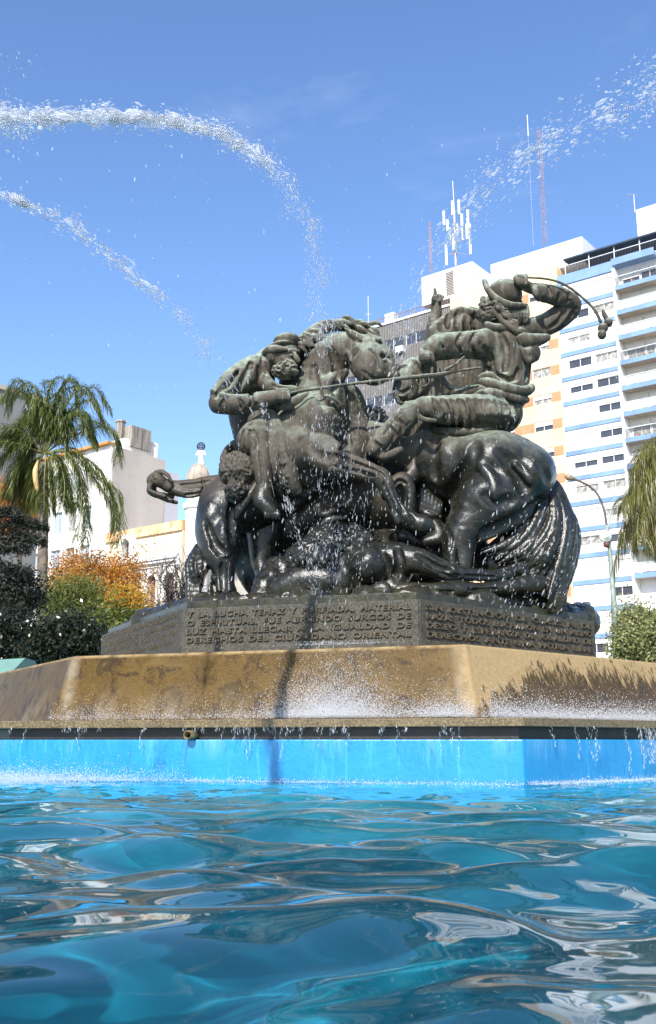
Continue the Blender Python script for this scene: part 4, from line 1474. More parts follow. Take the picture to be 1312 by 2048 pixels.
def window(f, parent, s0, s1, z0, z1, back, front, glass, frame, bars=1, shutter=0.0, smat=None):
    """one window: glass as the part, frame and shutter as its sub-parts"""
    m = MB()
    f.box(m, s0, s1, back - .02, back, z0, z1)
    w_ = m.build('window', glass, parent)
    m = MB()
    e = .05
    o0, o1 = back + .003, back + .07
    f.box(m, s0, s1, o0, o1, z1 - e, z1)
    f.box(m, s0, s1, o0, o1, z0, z0 + e)
    f.box(m, s0, s0 + e, o0, o1, z0 + e, z1 - e)
    f.box(m, s1 - e, s1, o0, o1, z0 + e, z1 - e)
    for b in range(bars):
        c = s0 + (s1 - s0) * (b + 1) / (bars + 1)
        f.box(m, c - e / 2, c + e / 2, o0, o1, z0 + e, z1 - e)
    m.build('frame', frame, w_)
    if shutter > 0:
        m = MB()
        n_ = max(2, int((z1 - z0) * shutter / .09))
        for k in range(n_):
            za = z1 - (z1 - z0) * shutter * (k + 1) / n_
            zb = z1 - (z1 - z0) * shutter * k / n_
            f.box(m, s0 + e, s1 - e, back + .075, back + .10, za + .006, zb)
        m.build('shutter', smat or M_SHUT, w_)
    return w_


def grid_wall(f, m, s0, s1, z0, z1, rows, back, front):
    """wall strip with openings: rows = [(za, zb, [(sa, sb), ...])] from the bottom up"""
    z = z0
    for za, zb, ops in sorted(rows):
        if za > z:
            f.box(m, s0, s1, back, front, z, za)
        s = s0
        for sa, sb in sorted(ops):
            if sa > s:
                f.box(m, s, sa, back, front, za, zb)
            s = sb
        if s < s1:
            f.box(m, s, s1, back, front, za, zb)
        z = zb
    if z < z1:
        f.box(m, s0, s1, back, front, z, z1)


cr = random.Random(4)
FA = Front(1150, 100)

# ---- tall white block with blue bands and balconies
e1 = empty('apartment_block', FA.pt(6, -8, 0), STA)
tag(e1, 'tall white apartment block with thin blue floor bands and a balcony column', 'building')
FL = 2.63
floors = [38.98 - FL * k for k in range(-3, 15)]
m = MB()
rows = []
wins = []
for k, zb in enumerate(floors):
    za_, zb_ = zb - 1.42, zb - .52
    if za_ < 1.5:
        continue
    ops = [(1.42, 3.90), (4.30, 6.80)] if k < 15 else [(1.6, 3.8)]
    rows.append((za_, zb_, ops))
    wins += [(a, b, za_, zb_, k) for a, b in ops]
grid_wall(FA, m, .70, 7.05, GZ, 46.85, rows, -.22, 0)
FA.box(m, .70, 19, -16, -.26, GZ, 47.9)
FA.box(m, 7.05, 7.30, -.22, 1.15, 12.0, 46.6)
FA.box(m, 11.45, 19, -.22, 0, GZ, 47.0)
FA.box(m, 7.30, 11.45, -.24, -.04, GZ, 12.4)
m.build('wall', M_WHITE, e1)
m = MB()
for zb in floors:
    if zb > 1:
        FA.box(m, .66, 7.02, .003, .10, zb - .04, zb + .42)
FA.box(m, .66, 7.02, .004, .16, 46.86, 47.95)
m.build('band', M_BAND, e1)
for a, b, za_, zb_, k in wins:
    r_ = cr.random()
    closed = r_ < .38 and k not in (3, 4)
    part_ = .0 if r_ > .62 else .1 + .3 * cr.random()
    window(FA, e1, a, b, za_, zb_, -.18, 0, M_CURT if cr.random() < .35 else M_GLASS, M_WFRAME, 1, 1.0 if closed else part_)
for k, zb in enumerate(floors):
    if zb < 13 or zb > 46:
        continue
    zt = zb + .36
    m = MB()
    FA.box(m, 7.32, 11.6, -.03, 1.2, zt - .42, zt)
    bo_ = m.build('balcony', M_TAN, e1)
    m = MB()
    FA.box(m, 7.30, 11.62, 1.203, 1.26, zt - .45, zt + .02)
    m.build('fascia', M_BAND, bo_)
    m = MB()
    solid = k % 3 != 1
    FA.box(m, 7.36, 11.6, 1.13, 1.17, zt + .95, zt + 1.02)
    m.build('handrail', M_RAILW, bo_)
    m = MB()
    if solid:
        FA.box(m, 7.36, 11.6, 1.135, 1.155, zt + .12, zt + .88)
        m.build('railing', simple('balcony_panel', (.70, .62, .48) if k % 2 else (.74, .73, .70), .8, .1, 2), bo_)
    else:
        q = 7.4
        while q < 11.6:
            FA.box(m, q, q + .03, 1.135, 1.155, zt, zt + .95)
            q += .13
        m.build('railing', M_RAIL, bo_)
    window(FA, e1, 7.6, 9.4, zt + .05, zt + 2.0, -.20, 0, M_CURT if cr.random() < .5 else M_GLASS, M_WFRAME, 1, .25 + .4 * cr.random())
    window(FA, e1, 9.5, 11.3, zt + .05, zt + 2.0, -.20, 0, M_CURT if cr.random() < .5 else M_GLASS, M_WFRAME, 1, .25 + .3 * cr.random())
    if cr.random() < .7:
        g0 = 7.8 + 2.8 * cr.random()
        m = MB()
        c_ = FA.pt(g0, .9, 0)
        m.lathe(c_[0], c_[1], [(.12, zt), (.17, zt + .28), (.15, zt + .28)], 10)
        pt_ = m.build('flower_pot', simple('clay_pot', (.45, .18, .09), .8), bo_)
# roof terrace
m = MB()
FA.box(m, 1.6, 19, -7, .35, 49.46, 49.62)
m.build('roof_canopy', M_NAVY, e1)
m = MB()
FA.box(m, 1.7, 19, -3.2, -3.0, 47.9, 49.44)
m.build('terrace_wall', M_REDW, e1)
m = MB()
for q in (1.62, 4.25, 6.95, 9.6, 12.2):
    FA.box(m, q, q + .09, -.02, .07, 47.95, 49.45)
FA.box(m, 1.6, 19, -.05, .05, 48.90, 48.97)
m.build('terrace_post', M_RAILW, e1)
m = MB()
q = 1.75
while q < 13:
    FA.box(m, q, q + .035, -.02, .02, 47.95, 48.89)
    q += .16
m.build('terrace_railing', M_RAIL, e1)
m = MB()
FA.box(m, 7.05, 11.4, .0, 1.2, 46.9, 47.3)
FA.box(m, 7.05, 11.4, 1.203, 1.24, 46.88, 47.6)
m.build('cornice', M_BAND, e1)
m = MB()
s0, z0 = FA.sz(1272, 420, -3)
FA.box(m, s0, s0 + 9, -12, -3.0, 49.6, z0)
m.build('stair_house', M_WHITE, e1)

# ---- cream block with orange panels
e2 = empty('panelled_block', FA.pt(-6, -8, 0), STA)
tag(e2, 'cream apartment block with orange panels between its windows, beside the banded white block', 'building')
m = MB()
rows, wl, pls = [], [], []
zt0 = 38.37 + 2.885 * 3
for k in range(16):
    zt = zt0 - 2.885 * k
    if zt < 3:
        break
    ops, pan = [], []
    s = .44
    while s > -12:
        pan.append((s - 1.06, s))
        ops.append((s - 1.06 - 2.05, s - 1.06))
        s -= 3.11 + 1.3 - .05
        pan.append((s, s + 1.25))
    rows.append((zt - 1.02, zt, [(max(a, -12.2), b) for a, b in ops if b > -12.0]))
    wl += [(max(a, -12.2), b, zt - 1.02, zt) for a, b in ops if b > -12.0]
    pls += [(max(a, -12.2), b, zt - 1.02, zt) for a, b in pan if b > -12.0]
grid_wall(FA, m, -12.3, .66, GZ, 49.35, rows, -.22, 0)
FA.box(m, -12.3, .66, -15, -.26, GZ, 49.3)
m.build('wall', M_CREAM, e2)
for a, b, za_, zb_ in pls:
    m = MB()
    FA.box(m, a + .02, b - .02, .002, .03, za_ + .02, zb_ - .02)
    m.build('orange_panel', M_ORANGE, e2)
for a, b, za_, zb_ in wl:
    if za_ < 8 and a < -3:
        continue
    window(FA, e2, a, b, za_, zb_, -.17, 0, M_CURT if cr.random() < .25 else M_GLASS, M_WFRAME, 1, 0 if cr.random() < .7 else .5)
m = MB()
FA.box(m, -7.5, 3.3, -9, -.9, 49.36, FA.sz(1060, 505, -.9)[1])
m.build('roof_parapet', M_WHITE, e2)
m = MB()
sa, zt = FA.sz(843, 555, -.6)
sb, _ = FA.sz(945, 523, -.6)
FA.box(m, sa, sb, -6.5, -.6, FA.sz(845, 612, -.6)[1], zt)
mh = m.build('machine_room', M_WHITE, e2)
m = MB()
s1, zl = FA.sz(893, 592, -.6)
s2, zh = FA.sz(907, 540, -.6)
n_ = 15
for q in range(n_):
    FA.box(m, s1, s2, -.597, -.55, zl + (zh - zl) * q / n_, zl + (zh - zl) * (q + .5) / n_)
m.build('louvre', simple('rusty_louvre', (.16, .10, .07), .7, .2, 3), mh)

# ---- dark clad block behind the group
def corrugated():
    t = NT('dark_corrugated_cladding')
    pos = t.pos()
    wv = t.node('ShaderNodeTexWave')
    wv.wave_type = 'BANDS'
    wv.bands_direction = 'X'
    wv.inputs['Scale'].default_value = 1.35
    t.link(t.mapping(pos, (1, 1, 1), rot=(0, 0, -STA)), wv.inputs['Vector'])
    c = t.mix(wv.outputs['Fac'], (.10, .09, .085), (.20, .185, .17))
    c = t.mix(t.math('MULTIPLY', t.noise(.6, 5, .6), .5), c, (.09, .08, .075))
    t.set(Base_Color=c, Roughness=.6, Normal=t.bump(wv.outputs['Fac'], .8, .06))
    return t.m


M_CORR = corrugated()
e3 = empty('dark_block', FA.pt(-20, -8, 0), STA)
tag(e3, 'dark grey corrugated office block with white framed window bands, behind the horses', 'building')
m = MB()
rows, wl = [], []
for k in range(12):
    zt = 46.3 - 3.3 * k
    ops = [(-26.8, -24.2), (-24.0, -21.7), (-21.5, -18.6), (-18.3, -15.6), (-15.4, -12.7)]
    rows.append((zt - 1.35, zt, ops))
    wl += [(a, b, zt - 1.35, zt) for a, b in ops]
grid_wall(FA, m, -27, -12.33, GZ, 48.3, rows, -.22, 0)
FA.box(m, -27, -12.33, -14, -.26, GZ, 48.2)
m.build('wall', M_CORR, e3)
for a, b, za_, zb_ in wl:
    if za_ > 14:
        window(FA, e3, a, b, za_, zb_, -.15, 0, M_GLASS, M_WFRAME, 1, 0)
m = MB()
FA.box(m, -27.1, -12.35, .0, .14, 48.25, 48.5)
FA.box(m, -21.6, -20.3, -1.6, -.6, 48.5, 49.9)
m.build('roof_edge', M_WHITE, e3)
m = MB()
q = -27
while q < -12.4:
    FA.box(m, q, q + .04, .02, .06, 48.5, 49.15)
    q += .24
FA.box(m, -27, -12.4, .0, .07, 49.15, 49.2)
m.build('roof_railing', simple('rusty_rail', (.30, .20, .16), .7, .2), e3)
m = MB()
FA.box(m, -19.4, -18.4, .05, .6, 44.2, 44.9)
m.build('air_conditioner', M_RAILW, e3)

# ---- masts and aerials
M_STEEL = simple('grey_steel', (.42, .42, .43), .5, .15, 2, metal=.3)
M_PANEL = simple('white_antenna_panel', (.72, .72, .70), .5, .06)
M_RUST = simple('red_white_mast', (.40, .26, .25), .6, .3, .6)
YA = 110.0
base = at(912, 532, YA)
ta = empty('telecom_mast', base)
tag(ta, 'steel telecom mast carrying clusters of white panel antennas on the machine room', 'antenna mast')
m = MB()
topm = at(905, 362, YA)
m.tube([base, [base[0], base[1], at(908, 420, YA)[2]]], .16, 8)
m.tube([[base[0], base[1], at(908, 420, YA)[2]], [base[0] - .1, base[1], topm[2]]], .05, 6)
for vv in (455, 480, 505):
    zz = at(912, vv, YA)[2]
    for k in range(3):
        a = k * 2.094 + .4
        m.tube([[base[0], base[1], zz], [base[0] + 1.5 * math.cos(a), base[1] + 1.5 * math.sin(a), zz]], .045, 5)
m.build('pole', M_STEEL, ta)
for (uu, v0, v1) in ((888, 422, 450), (895, 440, 462), (905, 402, 430), (918, 400, 428), (924, 428, 452), (936, 420, 452), (899, 455, 480), (907, 468, 500), (934, 448, 478), (941, 448, 508), (893, 490, 530), (914, 448, 470), (926, 455, 480)):
    dy = cr.uniform(-1.2, 1.2)
    p, q = at(uu, v1, YA + dy), at(uu, v0, YA + dy)
    m = MB()
    m.box(p[0] - .13, p[0] + .13, p[1] - .08, p[1] + .08, p[2], q[2])
    m.build('antenna_panel', M_PANEL, ta)


def lattice(name, label, u0, v0, u1, v1, y, w, mat, cat='antenna mast'):
    a, b = at(u0, v0, y), at(u1, v1, y)
    b = np.array([a[0] + (b[0] - a[0]) * .0 + 0, a[1], b[2]])
    m = MB()
    L = b[2] - a[2]
    cs = [np.array([w * math.cos(t_), w * math.sin(t_), 0]) for t_ in (0.3, 2.39, 4.49)]
    for c_ in cs:
        m.tube([a + c_, b + c_ * .7], .03, 5)
    n_ = int(L / (w * 2.2))
    for i in range(n_):
        for k in range(3):
            p = a + np.array([0, 0, L * i / n_]) + cs[k]
            q = a + np.array([0, 0, L * (i + 1) / n_]) + cs[(k + 1) % 3]
            m.tube([p, q], .014, 4)
    o = m.build(name, mat)
    tag(o, label, cat)


YB = 113.0
lattice('lattice_mast', 'tall slim red and white lattice mast on the roof parapet', 1090, 490, 1080, 258, YB, .30, M_RUST)
m = MB()
p = at(1067, 492, YB + 4)
m.tube([p, [p[0], p[1], at(1067, 272, YB + 4)[2]]], .008, 6)
m.tube([[p[0], p[1], at(1067, 272, YB + 4)[2]], [p[0], p[1], at(1067, 230, YB + 4)[2]]], .05, 6)
tag(m.build('whip_aerial', M_PANEL), 'thin white whip aerial standing beside the lattice mast', 'aerial')
lattice('short_mast', 'short faded red mast left of the telecom antennas', 862, 545, 860, 443, YB, .17, M_RUST)
m = MB()
p = at(1270, 425, 104)
m.tube([p, [p[0], p[1], p[2] + 2.2]], .05, 6)
m.tube([[p[0] - .9, p[1], p[2] + 2.1], [p[0] + .4, p[1], p[2] + 2.2]], .03, 5)
for k in range(4):
    m.tube([[p[0] - .8 + .3 * k, p[1] - .3, p[2] + 2.12], [p[0] - .8 + .3 * k, p[1] + .3, p[2] + 2.12]], .02, 4)
tag(m.build('television_aerial', M_STEEL), 'small television aerial on the white stair house', 'aerial')
m = MB()
p = at(737, 665, 118)
m.tube([p, [p[0], p[1], at(735, 592, 118)[2]]], .06, 6)
m.tube([[p[0] - .5, p[1], p[2] + 1.4], [p[0] + .5, p[1], p[2] + 1.4]], .03, 4)
m.tube([[p[0] - .4, p[1], p[2] + 2.4], [p[0] + .4, p[1], p[2] + 2.4]], .03, 4)
tag(m.build('rooftop_aerial', M_STEEL), 'thin rooftop aerial above the horse head', 'aerial')

# ---- old palace with rusty cornice
FB = Front(360, 90)
M_PAL = simple('palace_render', (.74, .66, .55), .8, .14, .5, bump=.1, bscale=4, streak=.22)
M_PALW = simple('palace_white', (.80, .77, .72), .8, .08, .8, streak=.12)
M_YEL = simple('ochre_attic', (.78, .66, .46), .8, .12, .4, streak=.15)
t = NT('rust_stained_cornice')
rn = t.noise(1, 6, .75, t.mapping(t.pos(), (1.6, 1.6, .5)))
t.set(Base_Color=t.mix(t.ramp(rn, [(.42, 0), (.64, 1)]), (.76, .58, .34), (.55, .22, .06)), Roughness=.85)
M_RUSTC = t.m
e4 = empty('old_palace', FB.pt(-5, -8, 0), STA)
tag(e4, 'old pale palace with arched windows, heavy cornice and rust stained attic', 'building')
m = MB()
SA, SB_ = -10.9, -.5
arch = [(-9.9, -8.7), (-7.35, -6.15), (-4.85, -3.65), (-2.55, -1.35)]
grid_wall(FB, m, SA, SB_, GZ, 16.0, [(11.6, 15.2, arch), (6, 9.6, arch)], -.5, 0)
FB.box(m, SA, SB_, -16, -.55, GZ, 19.0)
for a, b in arch:                                         # round heads of the openings
    for zt in (15.2, 9.6):
        c, r_ = (a + b) / 2, (b - a) / 2
        n_ = 10
        for k in range(n_):
            t0, t1 = math.pi * k / n_, math.pi * (k + 1) / n_
            x0, x1 = c - r_ * math.cos(t0), c - r_ * math.cos(t1)
            h = r_ * math.sin((t0 + t1) / 2)
            FB.box(m, x0, x1, -.48, -.003, zt - r_ + h, zt - .002)
m.build('wall', M_PAL, e4)
for a, b in arch:
    for zb_, zt in ((11.6, 15.2), (6.0, 9.6)):
        m = MB()
        FB.box(m, a + .05, b - .05, -.5, -.42, zb_, zt)
        w_ = m.build('window', simple('brown_shutter_wood', (.33, .16, .09), .6, .3, 2), e4)
        m = MB()
        c, r_ = (a + b) / 2, (b - a) / 2
        for k in range(12):
            t0, t1 = math.pi * k / 12, math.pi * (k + 1) / 12
            pp = []
            for o_ in (.002, .12):
                for rr_ in (r_ + .02, r_ + .26):
                    for tt in (t0, t1):
                        pp.append(FB.pt(c - rr_ * math.cos(tt), o_, zt - r_ + rr_ * math.sin(tt)))
            m.hexa([pp[0], pp[1], pp[3], pp[2], pp[4], pp[5], pp[7], pp[6]])
        FB.box(m, a - .26, a - .02, .002, .12, zb_, zt - r_)
        FB.box(m, b + .02, b + .26, .002, .12, zb_, zt - r_)
        FB.box(m, a - .3, b + .3, .002, .2, zb_ - .25, zb_ - .003)
        m.build('surround', M_PALW, w_)
m = MB()
FB.box(m, SA, SB_, -.5, 0, 16.003, 18.95)
m.build('attic', M_YEL, e4)
m = MB()
for o_, za_, zb_ in ((.25, 15.55, 15.8), (.55, 15.8, 16.1), (.85, 16.1, 16.35), (1.0, 16.35, 16.75), (.2, 16.75, 17.1)):
    FB.box(m, SA, SB_, .003, o_, za_, zb_)
q = SA + .2
while q < SB_ - .3:
    FB.box(m, q, q + .28, .004, .8, 15.3, 15.6)
    q += .95
m.build('cornice', M_PALW, e4)
m = MB()
FB.box(m, SA, SB_, -.5, .22, 18.955, 19.3)
FB.box(m, SA, SB_, -.5, .10, 19.302, 19.9)
m.build('rusty_parapet', M_RUSTC, e4)
m = MB()                                                  # dormer with round head
c = FB.sz(262, 1100)[0]
for k in range(14):
    t0, t1 = math.pi * k / 14, math.pi * (k + 1) / 14
    pp = []
    for o_ in (.02, .7):
        for rr_ in (.48, 1.0):
            for tt in (t0, t1):
                pp.append(FB.pt(c - rr_ * math.cos(tt), o_, 18.3 + rr_ * math.sin(tt)))
    m.hexa([pp[0], pp[1], pp[3], pp[2], pp[4], pp[5], pp[7], pp[6]])
FB.box(m, c - 1.0, c - .48, .02, .7, 16.76, 18.3)
FB.box(m, c + .48, c + 1.0, .02, .7, 16.76, 18.3)
dm = m.build('dormer', M_PALW, e4)
m = MB()
FB.box(m, c - .47, c + .47, .03, .12, 16.8, 18.75)
m.build('window', M_GLASS, dm)

# ---- its round corner tower with dome, figure and globe
tc_ = FB.pt(.72, -.6, 0)
e5 = empty('domed_tower', (tc_[0], tc_[1], 0))
tag(e5, 'slender white tower with ribbed dome, statue and openwork globe, at the end of the palace', 'tower')
YT = tc_[1]


def tz(v):
    return at(390, v, YT)[2]


m = MB()
m.lathe(tc_[0], tc_[1], [(1.05, GZ), (1.05, tz(1035)), (1.12, tz(1033)), (1.12, tz(1022)), (1.28, tz(1019)), (1.34, tz(1013)), (1.34, tz(1009)), (1.0, tz(1008.5))], 12, .26)
m.build('shaft', M_PALW, e5)
m = MB()
for k in range(8):
    a = k * math.pi / 4 + .2
    x, y = tc_[0] + .86 * math.cos(a), tc_[1] + .86 * math.sin(a)
    m.lathe(x, y, [(.13, tz(1010)), (.11, tz(1008)), (.10, tz(980)), (.14, tz(977))], 8)
m.lathe(tc_[0], tc_[1], [(.6, tz(1010)), (.6, tz(978))], 8)
m.build('lantern', M_PALW, e5)
m = MB()
zb_, zt = tz(968), tz(928)
prof = [(1.0, tz(978)), (1.14, tz(976)), (1.14, tz(970)), (1.0, tz(968))]
for k in range(1, 10):
    a = k / 9 * math.pi / 2
    prof.append((1.0 * math.cos(a) * .98 + .12, zb_ + (zt - zb_) * math.sin(a)))
m.lathe(tc_[0], tc_[1], prof, 20)
for k in range(10):
    a = k * math.pi / 5
    pts = [(tc_[0] + (math.cos(b) * .98 + .13) * math.cos(a), tc_[1] + (math.cos(b) * .98 + .13) * math.sin(a), zb_ + (zt - zb_) * math.sin(b)) for b in np.linspace(0, 1.5, 8)]
    m.tube(pts, .05, 5)
m.build('dome', simple('dome_stone', (.42, .36, .29), .8, .18, 1.5, streak=.3), e5, True)
fx = Fig()
fx.ch([(402, 930, YT, 7), (402, 924, YT, 5), (402, 918, YT, 4), (402, 909, YT, 4.6), (402, 904, YT, 3.4)], .1)
fx.ch([(398, 906, YT, 2), (393, 910, YT, 1.7), (396, 904, YT, 1.5), (399, 899, YT, 1.4)], .05)
fx.ch([(406, 906, YT, 2), (411, 910, YT, 1.7), (408, 904, YT, 1.5), (405, 899, YT, 1.4)], .05)
fx.el(402, 901, YT, 2.4, 3, .12, 0, .05)
fx.build('figure', M_PALW, e5, .05)
m = MB()
gc = at(402, 893, YT)
rg = 8.5 * YT / F
for k in range(5):
    a = k * math.pi / 5
    m.tube([gc + rg * np.array([math.cos(t_) * math.cos(a), math.cos(t_) * math.sin(a), math.sin(t_)]) for t_ in np.linspace(0, 2 * math.pi, 25)], .03, 5, False)
for lt in (-.6, 0, .6):
    m.tube([gc + rg * np.array([math.cos(lt) * math.cos(t_), math.cos(lt) * math.sin(t_), math.sin(lt)]) for t_ in np.linspace(0, 2 * math.pi, 25)], .03, 5, False)
m.build('globe', M_RAIL, e5)

# ---- tall pale block with a blank flank
FC = Front(193, 97)
e6 = empty('blank_walled_block', FC.pt(-5, -8, 0), STA)
tag(e6, 'tall pale block with a blank grey side wall and gridded window front, behind the palm', 'building')
zt = FC.sz(192, 897)[1]
zz = [FC.sz(75, v_)[1] for v_ in (1045, 1090)]
m = MB()
rows, wl = [], []
fh_ = 3.9
_cols = [FC.sz(u_, 1060)[0] for u_ in (57, 66, 85, 88, 98, 101, 127, 130, 150, 153, 175, 178, 189)]
ops = [(FC.sz(a, 1060)[0], FC.sz(b, 1060)[0]) for a, b in ((30, 54), (60, 86), (92, 98), (104, 128), (133, 156), (161, 186))]
for k in range(6):
    z1_ = zt - 1.9 - fh_ * k
    rows.append((z1_ - 2.3, z1_, ops))
    wl += [(a, b, z1_ - 2.3, z1_) for a, b in ops]
grid_wall(FC, m, -16, 0, GZ, zt, rows, -.3, 0)
FC.box(m, -16, 0, -.33, -.302, GZ, zt - .1)
for a, b in ops:
    FC.box(m, b + .05, b + .28, .003, .35, GZ, zt - .5)
m.build('front_wall', M_PALW, e6)
M_PALEG = glass_mat('pale_window_glass', (.22, .25, .27), .15)
for a, b, za_, zb_ in wl:
    window(FC, e6, a, b, za_, zb_, -.26, 0, M_PALEG if cr.random() < .6 else M_CURT, M_RAILW, 2, 0)
M_FLANK = simple('shade_toned_plaster', (.50, .45, .40), .85, .10, .25, streak=.12)  # dimness of the side wall's grazing sun put into the plaster colour
dB = None
# flank runs straight back: find its length from the far edge seen in the photograph
d = ray(328, 1000)
k_ = np.linalg.solve(np.array([[d[0], ND[0]], [d[1], ND[1]]]), FC.p[:2])
LB = k_[1]
d2 = ray(357, 1000)
k2 = np.linalg.solve(np.array([[d2[0], ND[0]], [d2[1], ND[1]]]), FC.p[:2])
m = MB()
FC.box(m, -16, .02, -LB, -.34, GZ, zt - .02)
m.build('flank_wall', M_FLANK, e6)
m = MB()
zb2 = at(332, 943, FC.pt(0, -LB - .5, 0)[1])[2]
FC.box(m, -12, -.02, -k2[1], -LB - .02, GZ, zb2)
m.build('rear_wing', simple('bluish_plaster', (.50, .50, .54), .85, .06, .2), e6)
m = MB()
FC.box(m, -16.2, .1, -1.2, .5, zt + .02, zt + .28)
m.build('eave', simple('orange_eave', (.62, .30, .09), .8, .25, 1), e6)
m = MB()
FC.box(m, -6, -.3, -6.5, -2.0, zt + .0, zt + 1.25)
FC.box(m, -5, -.8, -LB * .62, -7, zt + .0, zt + 1.9)
m.build('roof_hut', M_PALW, e6)
t = NT('stained_tank')
sn = t.noise(1, 5, .7, t.mapping(t.pos(), (3.5, 3.5, .25)))
t.set(Base_Color=t.mix(t.ramp(sn, [(.35, 0), (.65, 1)]), (.10, .085, .07), (.40, .36, .31)), Roughness=.8)
m = MB()
FC.box(m, -2.6, -.05, -LB * .72, -LB * .36, zt + .5, zt + 2.7)
c_ = FC.pt(-1.6, -LB * .34, 0)
m.lathe(c_[0], c_[1], [(.45, zt + 1.0), (.45, zt + 3.2), (.55, zt + 3.2), (.5, zt + 3.4)], 12)
m.build('roof_tank', t.m, e6)

# ---- grey wall at the far left
FD = Front(48, 66)
e7 = empty('grey_block', FD.pt(-3, -4, 0), STA)
tag(e7, 'plain grey block rising behind the palm at the photo edge', 'building')
m = MB()
zD = FD.sz(48, 820)[1]
# this one shows its flank: extend along the flank direction towards the viewer
FD.box(m, -14, 0, 0, 9, GZ, zD)
m.build('wall', simple('dark_grey_plaster', (.25, .245, .235), .85, .12, .3, streak=.2), e7)
m = MB()
FD.box(m, -14.1, .12, -.1, 9.1, zD + .003, zD + .3)
m.build('coping', M_TAN, e7)

# ---- street lamp and floodlights
YL = 46.0
M_POLE = simple('green_grey_pole', (.30, .36, .31), .55, .2, 2, metal=.2, streak=.3)
e8 = empty('street_lamp', at(1236, 1485, YL) * np.array([1, 1, 0]) + np.array([0, 0, GZ]))
tag(e8, 'grey green street lamp with two curved arms and a round globe, before the white block', 'street lamp')
lp = [at(u_, v_, YL) for u_, v_ in ((1238, 1495), (1236, 1340), (1231, 1260), (1226, 1180), (1219, 1095), (1213, 1050))]
lp[0][2] = GZ
m = MB()
m.tube(lp, [.17, .17, .16, .12, .10, .08], 12)
m.tube([at(1231, 1260, YL - .1), at(1230, 1215, YL - .15), at(1228, 1195, YL)], [.10, .16, .06], 8)
m.build('pole', M_POLE, e8, True)
arm1 = catmull([at(1214, 1055, YL), at(1208, 1020, YL), at(1196, 990, YL), at(1178, 972, YL), at(1158, 962, YL), at(1146, 958, YL)], 4)
m = MB()
m.tube(arm1, .055, 8)
a_ = m.build('arm', simple('dark_arm', (.12, .09, .07), .5, .2), e8, True)
m = MB()
m.tube([at(1150, 959, YL), at(1142, 956, YL), at(1135, 954, YL), at(1129, 952, YL)], [.06, .15, .15, .05], 10)
m.build('lamp_head', simple('lamp_head_brown', (.25, .19, .12), .4, .2), a_, True)
arm2 = catmull([at(1217, 1060, YL), at(1222, 1025, YL + .3), at(1232, 1003, YL + .5), at(1246, 996, YL + .8), at(1262, 1000, YL + 1)], 4)
m = MB()
m.tube(arm2, .045, 8)
m.build('arm', M_POLE, e8, True)
gcl = at(1211, 1073, YL - .25)
m = MB()
m.lathe(0, 0, [(.06, -.06), (.24, -.055), (.285, 0), (.24, .055), (.1, .09), (.09, .13)], 24)
m.v = [(gcl[0] + x, gcl[1] - z, gcl[2] + y) for x, y, z in m.v]
m.build('round_lamp', simple('milky_lamp_glass', (.62, .70, .62), .25, .1, 4), e8, True)
m = MB()
p = at(1213, 1090, YL - .1)
m.lathe(p[0], p[1], [(.05, p[2] - .12), (.14, p[2] - .05), (.15, p[2] + .08), (.08, p[2] + .16)], 12)
m.build('lamp_base', simple('lamp_base_rust', (.16, .06, .05), .5, .2), e8, True)
YF = 30.0
pf = at(1180, 1485, YF)
e9 = empty('floodlight_post', (pf[0], pf[1], GZ))
tag(e9, 'thin white post with two small floodlights behind the plinth corner', 'floodlight')
m = MB()
q = at(1180, 1216, YF)
m.tube([[pf[0], pf[1], GZ], [pf[0], pf[1], q[2]]], .035, 8)
m.box(pf[0] - .17, pf[0] + .17, pf[1] - .02, pf[1] + .02, q[2], q[2] + .04)
m.build('post', M_RAILW, e9)
for dx in (-.13, .13):
    m = MB()
    m.hexa([(pf[0] + dx - .1, pf[1] - .10, q[2] + .05), (pf[0] + dx + .1, pf[1] - .10, q[2] + .05), (pf[0] + dx + .1, pf[1] + .06, q[2] + .09), (pf[0] + dx - .1, pf[1] + .06, q[2] + .09),
            (pf[0] + dx - .1, pf[1] - .06, q[2] + .15), (pf[0] + dx + .1, pf[1] - .06, q[2] + .15), (pf[0] + dx + .1, pf[1] + .10, q[2] + .2), (pf[0] + dx - .1, pf[1] + .10, q[2] + .2)])
    m.build('floodlight', M_RAIL, e9, bevel=.01)
# ------------------------------------------------------------------ plants


def leaf_mat(name, cols, rough=.5, trans=.35, spec=.4):
    t = NT(name)
    rnd = t.geo('Random Per Island')
    c = t.ramp(rnd, [(i / max(1, len(cols) - 1), c_) for i, c_ in enumerate(cols)])
    n = t.noise(.8, 3, .5)
    c = t.mix(t.math('MULTIPLY', n, .5), c, tuple(x * .55 for x in cols[0]))
    t.set(Base_Color=c, Roughness=rough)
    t.bsdf.inputs['Specular IOR Level'].default_value = spec
    tr = t.node('ShaderNodeBsdfTranslucent')
    t.link(c, tr.inputs['Color'])
    mx = t.node('ShaderNodeMixShader')
    mx.inputs[0].default_value = trans
    t.link(t.bsdf.outputs[0], mx.inputs[1])
    t.link(tr.outputs[0], mx.inputs[2])
    t.link(mx.outputs[0], t.out.inputs['Surface'])
    return t.m


M_BARK = simple('bark', (.10, .075, .055), .9, .4, 6, bump=.6, bscale=25)
M_BARKP = simple('palm_bark', (.20, .16, .125), .9, .3, 3, bump=.6, bscale=8, streak=.3)


